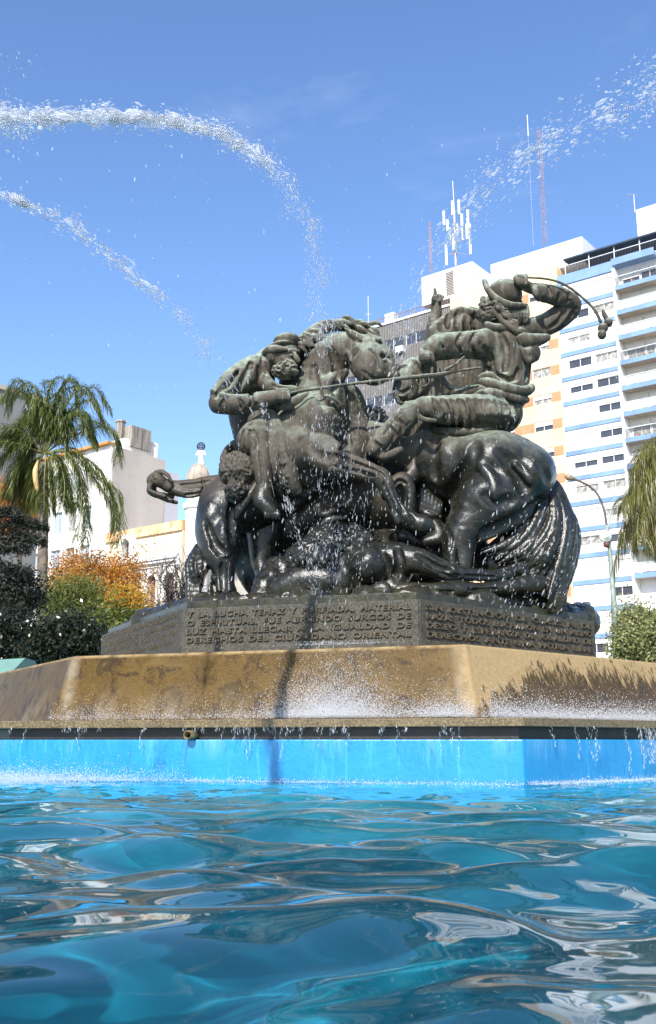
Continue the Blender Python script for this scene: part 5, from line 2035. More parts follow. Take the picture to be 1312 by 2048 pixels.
def leaves_np(C_, n_, size, g, aspect=.55, droop=0.0):
    """n leaf quads (folded diamonds) scattered at the given centres"""
    d = g.normal(size=(n_, 3))
    d[:, 2] -= droop
    d /= np.linalg.norm(d, axis=1)[:, None]
    e = g.normal(size=(n_, 3))
    e -= d * (e * d).sum(1)[:, None]
    e /= np.linalg.norm(e, axis=1)[:, None]
    L = size * (.6 + .8 * g.random(n_))[:, None]
    a = C_ - d * L * .5
    b = C_ + d * L * .5
    s1 = C_ + e * L * aspect * .5
    s2 = C_ - e * L * aspect * .5
    V = np.stack([a, s1, b, s2], 1).reshape(-1, 3)
    Fq = np.arange(n_ * 4).reshape(-1, 4)
    return V, Fq


def clumps(cen, rad, nc, ncl, spread, g, shell=.55):
    """leaf centres: clumps set unevenly through an ellipsoid"""
    d = g.normal(size=(nc, 3))
    d /= np.linalg.norm(d, axis=1)[:, None]
    r_ = (shell + (1 - shell) * g.random(nc)) ** 1.0 * (.8 + .35 * g.random(nc))
    cc = cen + d * r_[:, None] * np.asarray(rad)
    out = np.repeat(cc, ncl, 0) + g.normal(size=(nc * ncl, 3)) * spread * (.5 + g.random(nc * ncl))[:, None]
    return out, cc


def tree(name, label, cat, u, v, y, ru, rv, mat, seed, leaf, nc=90, ncl=60, spread=.35, trunk_u=None, trunk_r=.16, group=None, bark=None, shell=.45, droop=0, aspect=.55, limbs=12):
    g = np.random.default_rng(seed)
    c = at(u, v, y)
    sc = y / F
    rad = np.array([ru * sc, (ru + rv) * .5 * sc, rv * sc])
    bx = at(trunk_u if trunk_u is not None else u, 1485, y)
    e = empty(name, (bx[0], y, GZ))
    tag(e, label, cat, group)
    P_, cc = clumps(c, rad, nc, ncl, spread, g, shell)
    P_ = P_[P_[:, 2] > GZ + .05]
    V, Q = leaves_np(P_, len(P_), leaf, g, aspect, droop)
    link_mesh('crown', raw_mesh('crown', V, Q), mat, e)
    m = MB()
    fork = np.array([bx[0] * .5 + c[0] * .5, y, max(c[2] - rad[2] * .7, .3)])
    m.tube([(bx[0], y, GZ), ((bx[0] + fork[0]) / 2 + .05, y, (GZ + fork[2]) / 2), fork], [trunk_r * 1.25, trunk_r, trunk_r * .8], 8)
    for q in range(limbs):
        t_ = cc[g.integers(len(cc))]
        mid = (fork + t_) / 2 + g.normal(size=3) * rad * .12
        m.tube([fork, mid, t_], [trunk_r * .5, trunk_r * .3, trunk_r * .08], 6)
    m.build('trunk', bark or M_BARK, e, True)
    return e


M_AUT = leaf_mat('autumn_leaves', [(.50, .15, .025), (.70, .32, .05), (.78, .45, .08), (.58, .24, .035), (.36, .27, .05)], .55, .45)
M_AUTY = leaf_mat('yellow_autumn_leaves', [(.55, .30, .03), (.68, .42, .05), (.42, .30, .04), (.60, .22, .03)], .55, .45)
M_OLIVE = leaf_mat('olive_leaves', [(.10, .13, .025), (.16, .19, .035), (.22, .22, .05), (.07, .10, .02)], .5, .35)
M_DKGREEN = leaf_mat('dark_glossy_leaves', [(.010, .015, .007), (.020, .027, .011), (.038, .042, .017)], .26, .1, .45)
M_CONIF = leaf_mat('dark_needles', [(.008, .012, .008), (.014, .02, .011), (.026, .03, .014)], .6, .12)
M_BUSH = leaf_mat('light_bush_leaves', [(.20, .23, .07), (.30, .31, .11), (.42, .40, .20), (.14, .17, .05)], .45, .35)
M_PALM = leaf_mat('palm_leaflets', [(.075, .115, .024), (.13, .175, .036), (.25, .26, .06), (.05, .08, .02)], .35, .45, .6)
M_PALMY = leaf_mat('yellowish_palm_leaflets', [(.16, .17, .04), (.26, .24, .06), (.12, .14, .03), (.32, .24, .08)], .35, .4, .6)

tree('autumn_tree', 'orange leaved autumn tree spreading in front of the old palace', 'tree', 188, 1165, 52, 108, 62, M_AUT, 21, .125, 200, 85, .38)
tree('autumn_tree', 'small golden autumn tree just left of the inscribed plinth', 'tree', 248, 1222, 46, 46, 42, M_AUTY, 22, .115, 120, 90, .3)
tree('autumn_tree', 'orange tree showing behind the palm trunk at the left edge', 'tree', 28, 1020, 56, 40, 62, M_AUT, 23, .14, 90, 100, .4)
tree('olive_tree', 'feathery olive green tree under the orange crown', 'tree', 148, 1205, 42, 64, 50, M_OLIVE, 24, .15, 120, 90, .34, aspect=.3)
tree('olive_shrub', 'low yellowish green shrub beside the plinth corner', 'shrub', 225, 1255, 32, 75, 28, M_OLIVE, 25, .16, 90, 50, .22, trunk_r=.06)
tree('glossy_shrub', 'dark shrub with wet glinting leaves behind the granite edge', 'shrub', 130, 1290, 20, 78, 46, M_DKGREEN, 26, .075, 230, 110, .14, trunk_r=.06)
tree('glossy_shrub', 'taller dark shrub with wet leaves at the left photo edge', 'shrub', 10, 1290, 21, 60, 50, M_DKGREEN, 27, .075, 230, 110, .15, trunk_r=.06)
tree('dark_tree', 'dark shadowy tree below the palm trunk', 'tree', 30, 1200, 30, 55, 45, M_CONIF, 28, .10, 80, 90, .22, trunk_r=.14)
tree('pale_bush', 'rounded pale green bush at the right edge beside the lamp post', 'bush', 1290, 1285, 26, 62, 72, M_BUSH, 29, .085, 230, 130, .16, trunk_r=.05)

# dark conifer boughs in flat layers
g_ = np.random.default_rng(31)
YC = 30
bx = at(-40, 1485, YC)
e = empty('conifer', (bx[0], YC, GZ))
tag(e, 'dark conifer with flat drooping boughs crossing the palm trunk', 'tree')
m = MB()
tp = at(-40, 900, YC)
m.tube([(bx[0], YC, GZ), tp], [.25, .08], 8)
Vs = []
for (v0, u1, v1, w_) in ((1060, 95, 1055, 22), (1080, 90, 1085, 24), (1110, 60, 1100, 22), (1040, 40, 1030, 18), (1150, 60, 1150, 24), (1200, 40, 1215, 24)):
    a = at(-40, v0, YC)
    b = at(u1, v1, YC - .8)
    m.tube([a, (a + b) / 2 + np.array([0, 0, .15]), b], [.06, .045, .015], 5)
    n_ = 900
    t_ = g_.random(n_) ** .7
    p = a + (b - a) * t_[:, None]
    p[:, 2] += .15 * 4 * t_ * (1 - t_)
    sp_ = w_ * YC / F
    p += g_.normal(size=(n_, 3)) * np.array([.25, .35, .45]) * sp_ * (1.1 - .6 * t_)[:, None]
    Vs.append(p)
P_ = np.concatenate(Vs)
V, Q = leaves_np(P_, len(P_), .22, g_, .18, .5)
link_mesh('crown', raw_mesh('crown', V, Q), M_CONIF, e)
m.build('trunk', M_BARK, e, True)

# leafless shrub
g_ = np.random.default_rng(33)
YS = 27
bx = at(350, 1485, YS)
e = empty('bare_shrub', (bx[0], YS, GZ))
tag(e, 'leafless shrub of dark tangled twigs beside the horse tail', 'shrub')
m = MB()
stems = []
for q in range(46):
    a = np.array([bx[0] + g_.normal() * .25, YS + g_.normal() * .3, GZ])
    tp = at(352 + g_.normal() * 20, 1128 + abs(g_.normal()) * 50, YS + g_.normal() * .4)
    md = (a + tp) / 2 + g_.normal(size=3) * .12
    stems.append((a, md, tp))
    m.tube([a, md, tp], [.03, .02, .007], 5)
    for k in range(13):
        s_ = .35 + .65 * g_.random()
        p0 = md + (tp - md) * (s_ * 2 - 1) if s_ > .5 else a + (md - a) * s_ * 2
        d = g_.normal(size=3) * .32 + np.array([0, 0, .2])
        p1 = p0 + d
        p2 = p1 + d * .5 + g_.normal(size=3) * .12
        m.tube([p0, p1, p2], [.011, .008, .004], 4, False)
m.build('twigs', simple('dark_twigs', (.035, .028, .024), .8, .3, 5), e)


def palm(name, label, base, top, y, fronds, mat, seed, leaf_px, tr, cat='palm tree', nl=135, frondmat=None):
    g = np.random.default_rng(seed)
    b = at(*base, y)
    e = empty(name, (b[0], y, GZ))
    tag(e, label, cat)
    t_ = at(*top, y)
    m = MB()
    n_ = 26
    pts, rs = [], []
    for i in range(n_ + 1):
        f = i / n_
        p = np.array([b[0], y, GZ]) * (1 - f) + t_ * f
        p[0] += .12 * math.sin(f * 3)
        pts.append(p)
        rs.append(tr * (1.15 - .3 * f) * (1.05 if i % 2 else .97))
    m.tube(pts, rs, 12)
    m.build('trunk', M_BARKP, e, True)
    V, Q, st = [], [], MB()
    sc = y / F
    more = [[(u_ + g.normal() * 4 * i, v_ + abs(g.normal()) * 5 * i) for i, (u_, v_) in enumerate(fr_)] for fr_ in fronds]
    more2 = [[(u_ + g.normal() * 4 * i, v_ + g.normal() * 5 * i) for i, (u_, v_) in enumerate(fr_)] for fr_ in fronds[::2]]
    for fr_ in fronds + more + more2:
        dy = g.uniform(-1, 1) * 55 * sc
        w_ = [at(u_, v_, y) for u_, v_ in fr_]
        for i, p in enumerate(w_):
            p[1] += dy * (i / (len(w_) - 1)) ** .8
        cv = catmull(w_, 8)
        st.tube(cv, [.05 * (1 - .8 * i / len(cv)) for i in range(len(cv))], 5)
        cv = np.array(cv)
        cum = np.concatenate([[0], np.cumsum(np.linalg.norm(np.diff(cv, axis=0), axis=1))])
        for k in range(nl):
            f = .12 + .88 * (k + g.random() * .6) / nl
            x = np.array([np.interp(f * cum[-1], cum, cv[:, a]) for a in range(3)])
            x2 = np.array([np.interp(min(f + .03, 1) * cum[-1], cum, cv[:, a]) for a in range(3)])
            x1 = np.array([np.interp(max(f - .03, 0) * cum[-1], cum, cv[:, a]) for a in range(3)])
            tn = (x2 - x1) / (np.linalg.norm(x2 - x1) + 1e-9)
            side = np.cross(tn, [0, 0, 1.])
            side /= np.linalg.norm(side) + 1e-9
            L = leaf_px * sc * (.55 + .75 * math.sin(math.pi * min(1, f * .85 + .12))) * (.8 + .4 * g.random())
            for sg in (-1, 1):
                d0 = side * sg * (.55 + .3 * g.normal() * .5) + tn * .55 + np.array([0, 0, .25 * g.normal()])
                d0 /= np.linalg.norm(d0)
                wv = np.cross(d0, [0, 0, 1.]) + g.normal(size=3) * .3
                wv /= np.linalg.norm(wv)
                wd = .62 * sc * (.8 + .5 * g.random())
                p0, q0 = x, d0 * L * .36
                p1 = p0 + q0
                d1 = d0 * .75 + np.array([0, 0, -.7])
                p2 = p1 + d1 * L * .34
                p3 = p2 + (d0 * .35 + np.array([0, 0, -.95])) * L * .36
                bb = len(V)
                V += [p0 - wv * wd * .4, p0 + wv * wd * .4, p1 + wv * wd, p1 - wv * wd, p2 + wv * wd * .8, p2 - wv * wd * .8, p3]
                Q += [(bb, bb + 1, bb + 2, bb + 3), (bb + 3, bb + 2, bb + 4, bb + 5), (bb + 5, bb + 4, bb + 6, bb + 6)]
    faces = [f if f[2] != f[3] else f[:3] for f in Q]
    cr_ = link_mesh('crown', raw_mesh('crown', V, faces), mat, e)
    st.build('frond_stem', simple('frond_stem', (.16, .17, .06), .5, .2), e, True)
    return e


pf_ = [[(88, 905), (72, 815), (42, 765), (10, 800)], [(88, 905), (104, 805), (130, 748), (158, 768)], [(90, 905), (125, 835), (172, 782), (205, 828)],
       [(92, 905), (140, 872), (190, 848), (232, 872), (240, 915)], [(95, 905), (145, 903), (192, 932), (222, 992), (226, 1055)], [(95, 908), (135, 908), (160, 955), (176, 1030), (174, 1085)],
       [(85, 905), (52, 900), (22, 930), (2, 985)], [(85, 905), (40, 892), (5, 892), (-40, 930)], [(88, 905), (60, 925), (34, 955), (26, 1015)], [(88, 900), (84, 830), (78, 795), (66, 850)],
       [(90, 905), (108, 838), (124, 806), (134, 862)], [(88, 905), (96, 915), (104, 955), (108, 1015)], [(86, 905), (30, 862), (-25, 872)], [(88, 905), (62, 845), (36, 836), (16, 880)],
       [(88, 905), (92, 812), (104, 765), (122, 752)], [(88, 905), (76, 925), (68, 960), (70, 1000)], [(92, 905), (118, 920), (136, 965), (142, 1020)], [(90, 905), (100, 850), (96, 810), (104, 860)], [(90, 905), (140, 838), (170, 832), (190, 880)],
       [(90, 905), (86, 850), (60, 800), (50, 850)]]
pa = palm('feather_palm', 'tall feather palm with arching drooping fronds at the left', (70, 1485), (87, 925), 50, pf_, M_PALM, 41, 32, .26)
m = MB()
p0, p1, p2, p3 = at(76, 920, 49.4), at(71, 945, 49.2), at(74, 975, 49.3), at(80, 998, 49.5)
m.tube(catmull([p0, p1, p2, p3], 5), [.03, .06, .09, .12, .14, .15, .15, .145, .14, .13, .11, .09, .07, .05, .03, .015], 8)
sp = m.build('flower_sheath', simple('straw_sheath', (.55, .38, .16), .6, .2, 3), pa, True)
pr_ = [[(1340, 965), (1310, 905), (1288, 902), (1272, 935)], [(1340, 965), (1305, 930), (1275, 950), (1262, 1010)], [(1340, 965), (1300, 955), (1274, 1000), (1258, 1075)], [(1340, 965), (1310, 960), (1290, 1010), (1275, 1090)],
       [(1340, 965), (1320, 910), (1305, 905), (1298, 960)], [(1340, 965), (1318, 970), (1305, 1020), (1298, 1090)], [(1340, 965), (1290, 975), (1262, 990), (1244, 1012)], [(1340, 965), (1325, 985), (1315, 1030), (1310, 1085)],
       [(1340, 965), (1350, 890), (1370, 900), (1385, 960)], [(1340, 965), (1370, 930), (1400, 960), (1415, 1030)], [(1340, 965), (1335, 890), (1322, 880), (1308, 920)], [(1340, 965), (1300, 985), (1270, 1030), (1262, 1105)]]
palm('feather_palm', 'sunlit yellow green palm crown hanging into the right edge', (1345, 1485), (1342, 985), 40, pr_, M_PALMY, 42, 52, .25, nl=70)

# pale green kiosk roof at the left edge
YK = 17.0
kb = at(0, 1485, YK)
e = empty('kiosk', (kb[0] - .6, YK + .6, GZ))
tag(e, 'pale green kiosk roof showing over the granite at the lower left edge', 'kiosk')
zt = at(20, 1312, YK)[2]
zl = at(0, 1335, YK)[2]
m = MB()
x1 = at(36, 1320, YK)[0]
m.hexa([(x1 - 2.4, YK - .3, zl - .12), (x1 - .02, YK - .3, zl - .12), (x1 - .02, YK + 1.7, zl - .12), (x1 - 2.4, YK + 1.7, zl - .12), (x1 - 2.0, YK + .4, zt - .12), (x1, YK + .4, zt), (x1, YK + 1.0, zt), (x1 - 2.0, YK + 1.0, zt - .12)])
m.build('roof', simple('pale_green_sheet', (.16, .30, .24), .6, .1, 2, streak=.1), e)
m = MB()
m.box(x1 - 2.2, x1 - .2, YK - .1, YK + 1.5, GZ, zl - .121)
m.build('wall', simple('dark_green_metal', (.03, .07, .055), .5, .2), e)
# ------------------------------------------------------------------ thrown water


def drop_mat(name, white):
    t = NT(name)
    t.n.remove(t.bsdf)
    gl = t.node('ShaderNodeBsdfGlass')
    gl.inputs['IOR'].default_value = 1.33
    gl.inputs['Roughness'].default_value = .16
    df = t.node('ShaderNodeBsdfDiffuse')
    df.inputs['Color'].default_value = (.92, .93, .95, 1)
    tl = t.node('ShaderNodeBsdfTranslucent')
    tl.inputs['Color'].default_value = (.92, .93, .95, 1)
    tp = t.node('ShaderNodeBsdfTransparent')
    a = t.node('ShaderNodeMixShader')
    a.inputs[0].default_value = .5
    t.link(df.outputs[0], a.inputs[1])
    t.link(tl.outputs[0], a.inputs[2])
    b = t.node('ShaderNodeMixShader')
    rnd = t.geo('Random Per Island')
    t.link(t.maprange(rnd, 0, 1, .7, 1) if white > .7 else t.ramp(rnd, [(.0, white * .15), (.62, white * .4), (.80, min(1, white * 1.4)), (1, min(1, white * 1.6))]), b.inputs[0])
    t.link(gl.outputs[0], b.inputs[1])
    t.link(a.outputs[0], b.inputs[2])
    c = t.node('ShaderNodeMixShader')
    c.inputs[0].default_value = .60 if white < .7 else .1
    t.link(b.outputs[0], c.inputs[1])
    t.link(tp.outputs[0], c.inputs[2])
    t.link(c.outputs[0], t.out.inputs['Surface'])
    return t.m


M_DROP = drop_mat('water_drops', .65)
M_SPRAY = drop_mat('white_spray', .8)
# unit drop: a small closed spindle
_dv = []
_df = []
_n = 6
for zz, rr_ in ((-.5, .62), (0, 1.0), (.5, .62)):
    for k in range(_n):
        a = 2 * math.pi * k / _n + zz
        _dv.append((rr_ * math.cos(a), rr_ * math.sin(a), zz))
_dv += [(0, 0, -1), (0, 0, 1)]
for i in range(2):
    for k in range(_n):
        _df.append((i * _n + k, i * _n + (k + 1) % _n, (i + 1) * _n + (k + 1) % _n, (i + 1) * _n + k))
_tri = [(3 * _n, (k + 1) % _n, k) for k in range(_n)] + [(3 * _n + 1, 2 * _n + k, 2 * _n + (k + 1) % _n) for k in range(_n)]
_dv = np.array(_dv)
_tris = np.array([t_ for f in _df for t_ in ((f[0], f[1], f[2]), (f[0], f[2], f[3]))] + _tri)


_ov = np.array([(1, 0, 0), (-.5, .87, 0), (-.5, -.87, 0), (0, 0, -1), (0, 0, 1)], float)
_ot = np.array([(0, 1, 4), (1, 2, 4), (2, 0, 4), (1, 0, 3), (2, 1, 3), (0, 2, 3)])


def drops(name, P_, D_, r_, L_, mat, fine=False):
    _v, _t = (_ov, _ot) if fine else (_dv, _tris)
    """many separate drops: centres, directions of flight, radii and half lengths"""
    n_ = len(P_)
    D_ = D_ / (np.linalg.norm(D_, axis=1)[:, None] + 1e-9)
    a = np.cross(D_, np.array([.31, .83, .46]))
    a /= np.linalg.norm(a, axis=1)[:, None]
    b = np.cross(D_, a)
    V = (P_[:, None, :] + a[:, None, :] * (_v[None, :, 0:1] * r_[:, None, None]) + b[:, None, :] * (_v[None, :, 1:2] * r_[:, None, None]) + D_[:, None, :] * (_v[None, :, 2:3] * L_[:, None, None]))
    T = (_t[None] + (np.arange(n_) * len(_v))[:, None, None]).reshape(-1, 3)
    return link_mesh(name, raw_mesh(name, V.reshape(-1, 3), T), mat, None, True)


def along(path, n_, spread, g, clump=.5, k0=0.0, k1=1.0, dens=None):
    """points scattered along a curved jet, in clumps, with their direction of flight"""
    cv = np.array(catmull(path, 10))
    seg = np.linalg.norm(np.diff(cv, axis=0), axis=1)
    cum = np.concatenate([[0], np.cumsum(seg)]) / seg.sum()
    nc = max(4, int(n_ * .06))
    cf = g.random(nc) if dens is None else dens(g.random(nc))
    f = np.where(g.random(n_) < clump, cf[g.integers(nc, size=n_)] + g.normal(size=n_) * .008, g.random(n_) if dens is None else dens(g.random(n_)))
    f = np.clip(f, 0, .999)
    P_ = np.stack([np.interp(f, cum, cv[:, a]) for a in range(3)], 1)
    P2 = np.stack([np.interp(np.clip(f + .01, 0, 1), cum, cv[:, a]) for a in range(3)], 1)
    P1 = np.stack([np.interp(np.clip(f - .01, 0, 1), cum, cv[:, a]) for a in range(3)], 1)
    D_ = P2 - P1
    D_ /= np.linalg.norm(D_, axis=1)[:, None] + 1e-9
    sp_ = spread(f)
    # jets fray unevenly: offset per clump plus a fine scatter
    ph = np.floor(f * 60).astype(int)
    off = g.normal(size=(64, 3))[ph] * sp_[:, None] * .5
    P_ = P_ + off + g.normal(size=(n_, 3)) * sp_[:, None] * .75
    D_ = D_ + g.normal(size=(n_, 3)) * .12
    return P_, D_, f


def jet(label, pts, n_, spread, size, seed, clump=.6, dens=None, mat=None, body=0, root=()):
    g = np.random.default_rng(seed)
    path = [at(*p) for p in pts]
    P_, D_, f = along(path, n_, spread, g, clump, dens=dens)
    r_ = size(f) * (.16 + .62 * g.random(n_) ** 3)
    L_ = r_ * (2.2 + 3.6 * g.random(n_))
    if root:                                              # the rise from its nozzle in the pool
        n0 = n_ // 3
        B_, E_, f2 = along([np.array(q, float) for q in root] + [path[0], path[1]], n0, lambda f: .02 + .03 * f, g, .4)
        rb = size(f2 * 0) * (.2 + .7 * g.random(n0) ** 3)
        P_, D_ = np.concatenate([P_, B_]), np.concatenate([D_, E_])
        r_, L_ = np.concatenate([r_, rb]), np.concatenate([L_, rb * (2.2 + 3.6 * g.random(n0))])
    if body:
        B_, E_, f2 = along(path, body, lambda f: spread(f) * .55, g, .3, dens=lambda r0: r0 * .62)
        rb = .008 + .012 * g.random(body) ** 2
        P_, D_ = np.concatenate([P_, B_]), np.concatenate([D_, E_])
        r_, L_ = np.concatenate([r_, rb]), np.concatenate([L_, rb * (3 + 6 * g.random(body))])
    o = drops('water_jet', P_, D_, r_, L_, mat or M_DROP)
    tag(o, label, 'water jet', 'jets thrown over the bronze group')
    return o


jet('thick water jet arching from the upper left down onto the rearing horse',
    [(-60, 250, 4.2), (60, 238, 4.8), (200, 232, 5.4), (330, 240, 6.0), (440, 270, 6.7), (530, 320, 7.5), (585, 395, 8.3), (618, 470, 8.8), (636, 545, 9.2), (645, 620, 9.45), (652, 700, 9.5)],
    5200, lambda f: .034 + .040 * f, lambda f: .013 - .003 * f, 61, .65, lambda r_: r_ ** 1.15, body=480, root=((-2.35, 2.3, .05), (-2.2, 2.75, 1.2), (-1.9, 3.4, 2.2)))
jet('lower water jet slanting from the left edge onto the bent rider',
    [(-40, 385, 5.6), (30, 402, 6.0), (120, 438, 6.6), (200, 495, 7.2), (280, 560, 7.9), (350, 620, 8.5), (410, 690, 9.0), (455, 765, 9.4), (490, 830, 9.6)],
    1500, lambda f: .030 + .035 * f, lambda f: .013 - .002 * f, 62, .85, body=70, root=((-3.3, 4.5, .05), (-3.05, 4.75, 1.4), (-2.6, 5.1, 2.6)))
jet('broken water jet falling from the upper right between the two riders',
    [(1360, 170, 5.8), (1300, 195, 6.2), (1200, 230, 6.8), (1090, 290, 7.4), (990, 365, 8.1), (915, 450, 8.7), (860, 540, 9.2), (815, 640, 9.5), (780, 740, 9.6), (745, 840, 9.6)],
    2300, lambda f: .13 - .03 * f, lambda f: .014 - .004 * f, 63, .85, body=70, root=((4.3, 3.4, .05), (3.9, 3.9, 1.8), (3.2, 4.7, 3.2)))
jet('thin stream of drops running down before the dark belly of the rearing horse',
    [(520, 800, 9.4), (548, 900, 9.35), (575, 990, 9.35), (600, 1080, 9.3), (635, 1190, 9.2)], 420, lambda f: .02 + .02 * f, lambda f: .010, 64, .7)

# the curtain of drops falling in front of the group
g = np.random.default_rng(65)
n_ = 1900
c_ = g.random(n_)
u_ = np.where(c_ < .45, 690 + g.normal(size=n_) * 42, np.where(c_ < .7, 640 + g.normal(size=n_) * 22, 430 + 620 * g.random(n_)))
v_ = np.where(g.random(n_) < .8, 820 + 480 * g.random(n_), 650 + 640 * g.random(n_))
y_ = 8.9 + .7 * g.random(n_) - .0006 * np.abs(u_ - 700)
P_ = np.array([at(a, b, c) for a, b, c in zip(u_, v_, y_)])
D_ = np.array([-.12, .1, -1.]) + g.normal(size=(n_, 3)) * .1
r_ = .0026 + .0046 * g.random(n_) ** 3
tag(drops('falling_drops', P_, D_, r_, r_ * (2.6 + 3.2 * g.random(n_)), M_DROP), 'curtain of bright drops falling before the bronze group', 'water drops', kind='stuff')
# slanting drops at the tail and over the right inscription
n_ = 260
u_ = 1060 + 90 * g.normal(size=n_) * .6
v_ = 1140 + 70 * g.normal(size=n_)
P_ = np.array([at(a, b, 8.9 + .9 * c) for a, b, c in zip(u_, v_, g.random(n_))])
D_ = np.array([-.55, .1, -1.]) + g.normal(size=(n_, 3)) * .12
r_ = .004 + .006 * g.random(n_) ** 3
tag(drops('slanting_drops', P_, D_, r_, r_ * (2.2 + 2 * g.random(n_)), M_DROP), 'drops slanting past the horse tail', 'water drops', kind='stuff')
# thin drizzle in the sky
n_ = 380
c_ = g.random(n_)
u_ = np.where(c_ < .25, 30 + 25 * g.normal(size=n_), np.where(c_ < .6, 300 + 190 * g.normal(size=n_), 700 + 300 * g.normal(size=n_)))
v_ = np.where(c_ < .25, 100 + 220 * g.random(n_), 250 + 600 * g.random(n_))
P_ = np.array([at(a, b, 6 + 3 * c) for a, b, c in zip(u_, v_, g.random(n_))])
D_ = np.array([.15, .2, -1.]) + g.normal(size=(n_, 3)) * .25
r_ = .003 + .005 * g.random(n_) ** 3
tag(drops('drifting_drops', P_, D_, r_, r_ * (1.5 + 2 * g.random(n_)), M_DROP), 'scattered drops drifting in the sky', 'water drops', kind='stuff')

# splash bursting on the granite slope and lip
def on_slope(u, h):
    """a point just off the front or right granite slope, h = 0 at the lip, 1 at the ridge"""
    fr = foot
    A_, B_, C2 = (np.array([*fr[i], .5]) for i in (1, 2, 3))
    A2, B2, C3 = (np.array([*ridge[i], ZR_]) for i in (1, 2, 3))
    if u < 0.75:
        t_ = u / .75
        lo, hi = A_ + (B_ - A_) * t_, A2 + (B2 - A2) * t_
        n = np.array([-.27, -.95, .25])
    else:
        t_ = (u - .75) / .25 * .75
        lo, hi = B_ + (C2 - B_) * t_, B2 + (C3 - B2) * t_
        n = np.array([.62, -.75, .25])
    return lo + (hi - lo) * h, n


n_ = 130000
c_ = g.random(n_)
uu = np.where(c_ < .40, .52 + .055 * g.normal(size=n_), np.where(c_ < .48, .70 + .03 * g.normal(size=n_), np.where(c_ < .84, .76 + .24 * g.random(n_), g.random(n_))))
uu = np.clip(uu, 0, .999)
hh = np.clip(g.exponential(size=n_) * np.where(c_ < .08, .42, np.where(c_ < .34, .20, .09)), 0, 1.05)
P_, D_ = np.empty((n_, 3)), np.empty((n_, 3))
nrm = np.empty((n_, 3))
for i in range(n_):
    P_[i], nrm[i] = on_slope(uu[i], hh[i])
P_ += nrm * (.008 + .09 * g.random(n_)[:, None] ** 2)
D_ = nrm * .6 + np.stack([g.normal(size=n_) * .5, np.zeros(n_), .9 + g.normal(size=n_) * .4], 1)
r_ = .0007 + .0028 * g.random(n_) ** 5
tag(drops('splash_spray', P_, D_, r_, r_ * (1.2 + 1.6 * g.random(n_)), M_SPRAY, True), 'white spray bursting off the granite slope', 'spray', kind='stuff')
# foam where the fall meets the pool, and drips from the lip
n_ = 42000
s_ = g.random(n_)
c_ = g.random(n_)
A_, B_, C2 = np.array([*W1, 0]), np.array([*W2, 0]), np.array([*W3, 0])
left = s_ < .72
t_ = np.where(left, np.where(c_ < .7, np.abs(g.normal(size=n_)) * .17, s_ / .72), (s_ - .72) / .28 * .8)
P_ = np.where(left[:, None], A_ + (B_ - A_) * t_[:, None], B_ + (C2 - B_) * t_[:, None])
nn = np.where(left[:, None], np.array([-.284, -.959, 0]), np.array([.656, -.755, 0]))
out = g.exponential(size=n_) * np.where(left & (t_ < .4), .34 * np.clip(1.05 - 2 * t_, .2, 1), .09)
P_ = P_ + nn * (out + .01)[:, None]
P_[:, 2] = .010 + g.exponential(size=n_) * np.where(left & (t_ < .4), .04, .010) * np.exp(-out * 1.2)
D_ = g.normal(size=(n_, 3)) * .4 + np.array([0, 0, 1.])
r_ = .0007 + .0032 * g.random(n_) ** 5
tag(drops('pool_foam', P_, D_, r_, r_ * (1 + 1.4 * g.random(n_)), M_SPRAY, True), 'white splash foam along the foot of the blue wall', 'foam', kind='stuff')
PP, DD, RR, LL = [], [], [], []
for k in range(92):
    side = g.random() < .66
    t_ = (.58 + .1 * g.normal() if side else 1 - .4 * g.random()) if g.random() < .55 else g.random()
    q = (np.array([*lip[1], 0]) + (np.array([*lip[2], 0]) - np.array([*lip[1], 0])) * t_) if side else (np.array([*lip[2], 0]) + (np.array([*lip[3], 0]) - np.array([*lip[2], 0])) * t_ * .75)
    if k >= 80:
        side = False
        t_ = .28 + .16 * g.random()
        q = np.array([*lip[2], 0]) + (np.array([*lip[3], 0]) - np.array([*lip[2], 0])) * t_
    n = np.array([-.284, -.959, 0]) if side else np.array([.656, -.755, 0])
    ln = .03 + .30 * g.random() ** (3 if side else 1.2)
    if k >= 80:
        ln = .25 + .15 * g.random()
    m_ = int(8 + (60 if k < 80 else 130) * ln)
    for i in range(m_):
        a = i / m_
        PP.append(q + n * (.012 + .03 * a + .006 * g.normal()) + np.array([g.normal() * .006 + .01 * math.sin(9 * a + k), 0, .43 - ln * a]))
        DD.append([g.normal() * .15, 0, -1])
        RR.append(.0015 + .0042 * g.random() ** 2)
        LL.append(.005 + .016 * g.random())
tag(drops('lip_drips', np.array(PP), np.array(DD, float), np.array(RR), np.array(LL), M_DROP), 'threads of water dripping from the overhanging lip', 'drips', kind='stuff')
# ------------------------------------------------------------------ daylight
SUN_EL, SUN_AZ = R(38), R(197)          # azimuth measured clockwise from +Y: behind the camera, a little to the left
w = bpy.data.worlds.new('World')
scene.world = w
w.use_nodes = True
nt = w.node_tree
bg = nt.nodes['Background']
sky = nt.nodes.new('ShaderNodeTexSky')
sky.sky_type = 'NISHITA'
sky.sun_disc = False
sky.sun_elevation = SUN_EL
sky.sun_rotation = SUN_AZ
sky.altitude = 0
sky.air_density = 1.0
sky.dust_density = 0.4
sky.ozone_density = 2.5
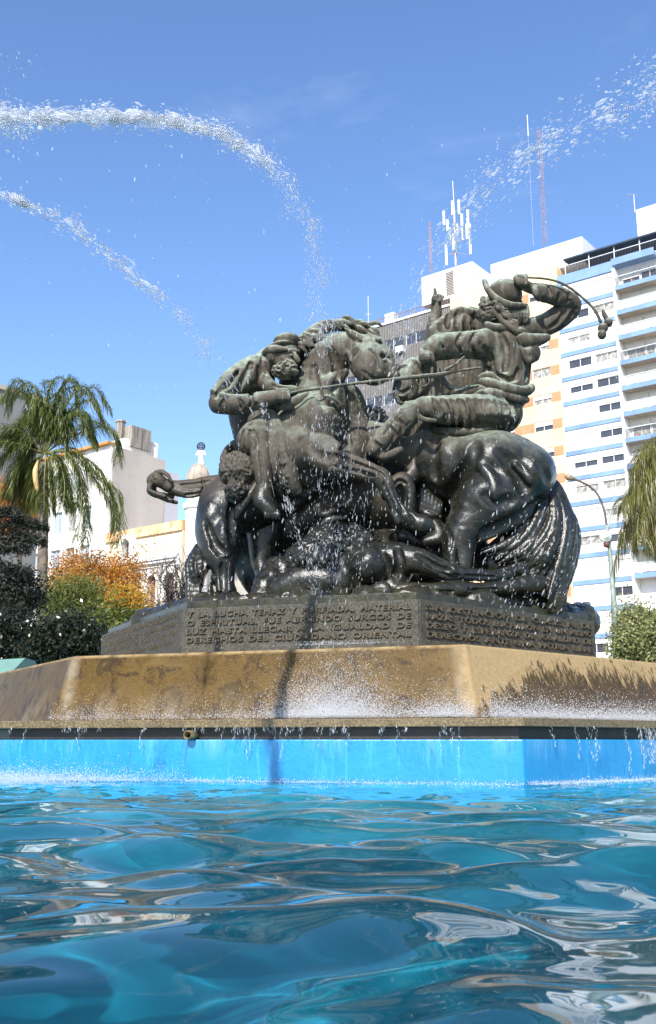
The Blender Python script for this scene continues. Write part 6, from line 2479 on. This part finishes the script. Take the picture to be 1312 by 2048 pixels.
# thin veils of cirrus
tc = nt.nodes.new('ShaderNodeTexCoord')
mp = nt.nodes.new('ShaderNodeMapping')
mp.inputs['Scale'].default_value = (2.2, 1.2, 5.5)
mp.inputs['Rotation'].default_value = (0.2, 0.6, 0.3)
nz = nt.nodes.new('ShaderNodeTexNoise')
nz.inputs['Scale'].default_value = 1.3
nz.inputs['Detail'].default_value = 7
nz.inputs['Roughness'].default_value = .6
nz.inputs['Distortion'].default_value = .7
rp = nt.nodes.new('ShaderNodeValToRGB')
rp.color_ramp.elements[0].position = .55
rp.color_ramp.elements[1].position = .85
rp.color_ramp.elements[1].color = (.22, .22, .22, 1)
mxc = nt.nodes.new('ShaderNodeMix')
mxc.data_type = 'RGBA'
mxc.inputs[7].default_value = (5.0, 5.6, 6.6, 1)
nt.links.new(tc.outputs['Generated'], mp.inputs['Vector'])
nt.links.new(mp.outputs['Vector'], nz.inputs['Vector'])
nt.links.new(nz.outputs['Fac'], rp.inputs['Fac'])
nt.links.new(rp.outputs['Color'], mxc.inputs[0])
hs = nt.nodes.new('ShaderNodeHueSaturation')
hs.inputs['Hue'].default_value = .506
hs.inputs['Saturation'].default_value = 1.12
hs.inputs['Value'].default_value = 1.2
nt.links.new(sky.outputs['Color'], hs.inputs['Color'])
nt.links.new(hs.outputs['Color'], mxc.inputs[6])
nt.links.new(mxc.outputs[2], bg.inputs['Color'])
bg.inputs['Strength'].default_value = 0.135
sun_d = bpy.data.lights.new('sun', 'SUN')
sun_d.energy = 4.8
sun_d.angle = R(.53)
sun_d.color = (1.0, .955, .89)
sun_d.cycles.is_caustics_light = True
sun = bpy.data.objects.new('sun', sun_d)
C.objects.link(sun)
sdir = Vector((math.sin(SUN_AZ) * math.cos(SUN_EL), math.cos(SUN_AZ) * math.cos(SUN_EL), math.sin(SUN_EL)))
sun.rotation_euler = sdir.to_track_quat('Z', 'Y').to_euler()
sun.location = sdir * 60
vs_ = scene.view_settings
vs_.view_transform = 'Standard'
vs_.look = 'None'
vs_.gamma = 1.0
vs_.exposure = 0.7
scene.cycles.max_bounces = 10
scene.cycles.transparent_max_bounces = 24
scene.cycles.sample_clamp_indirect = 6.0
scene.cycles.use_denoising = True
cam_data.dof.use_dof = True
cam_data.dof.focus_distance = 9.6
cam_data.dof.aperture_fstop = 16.0
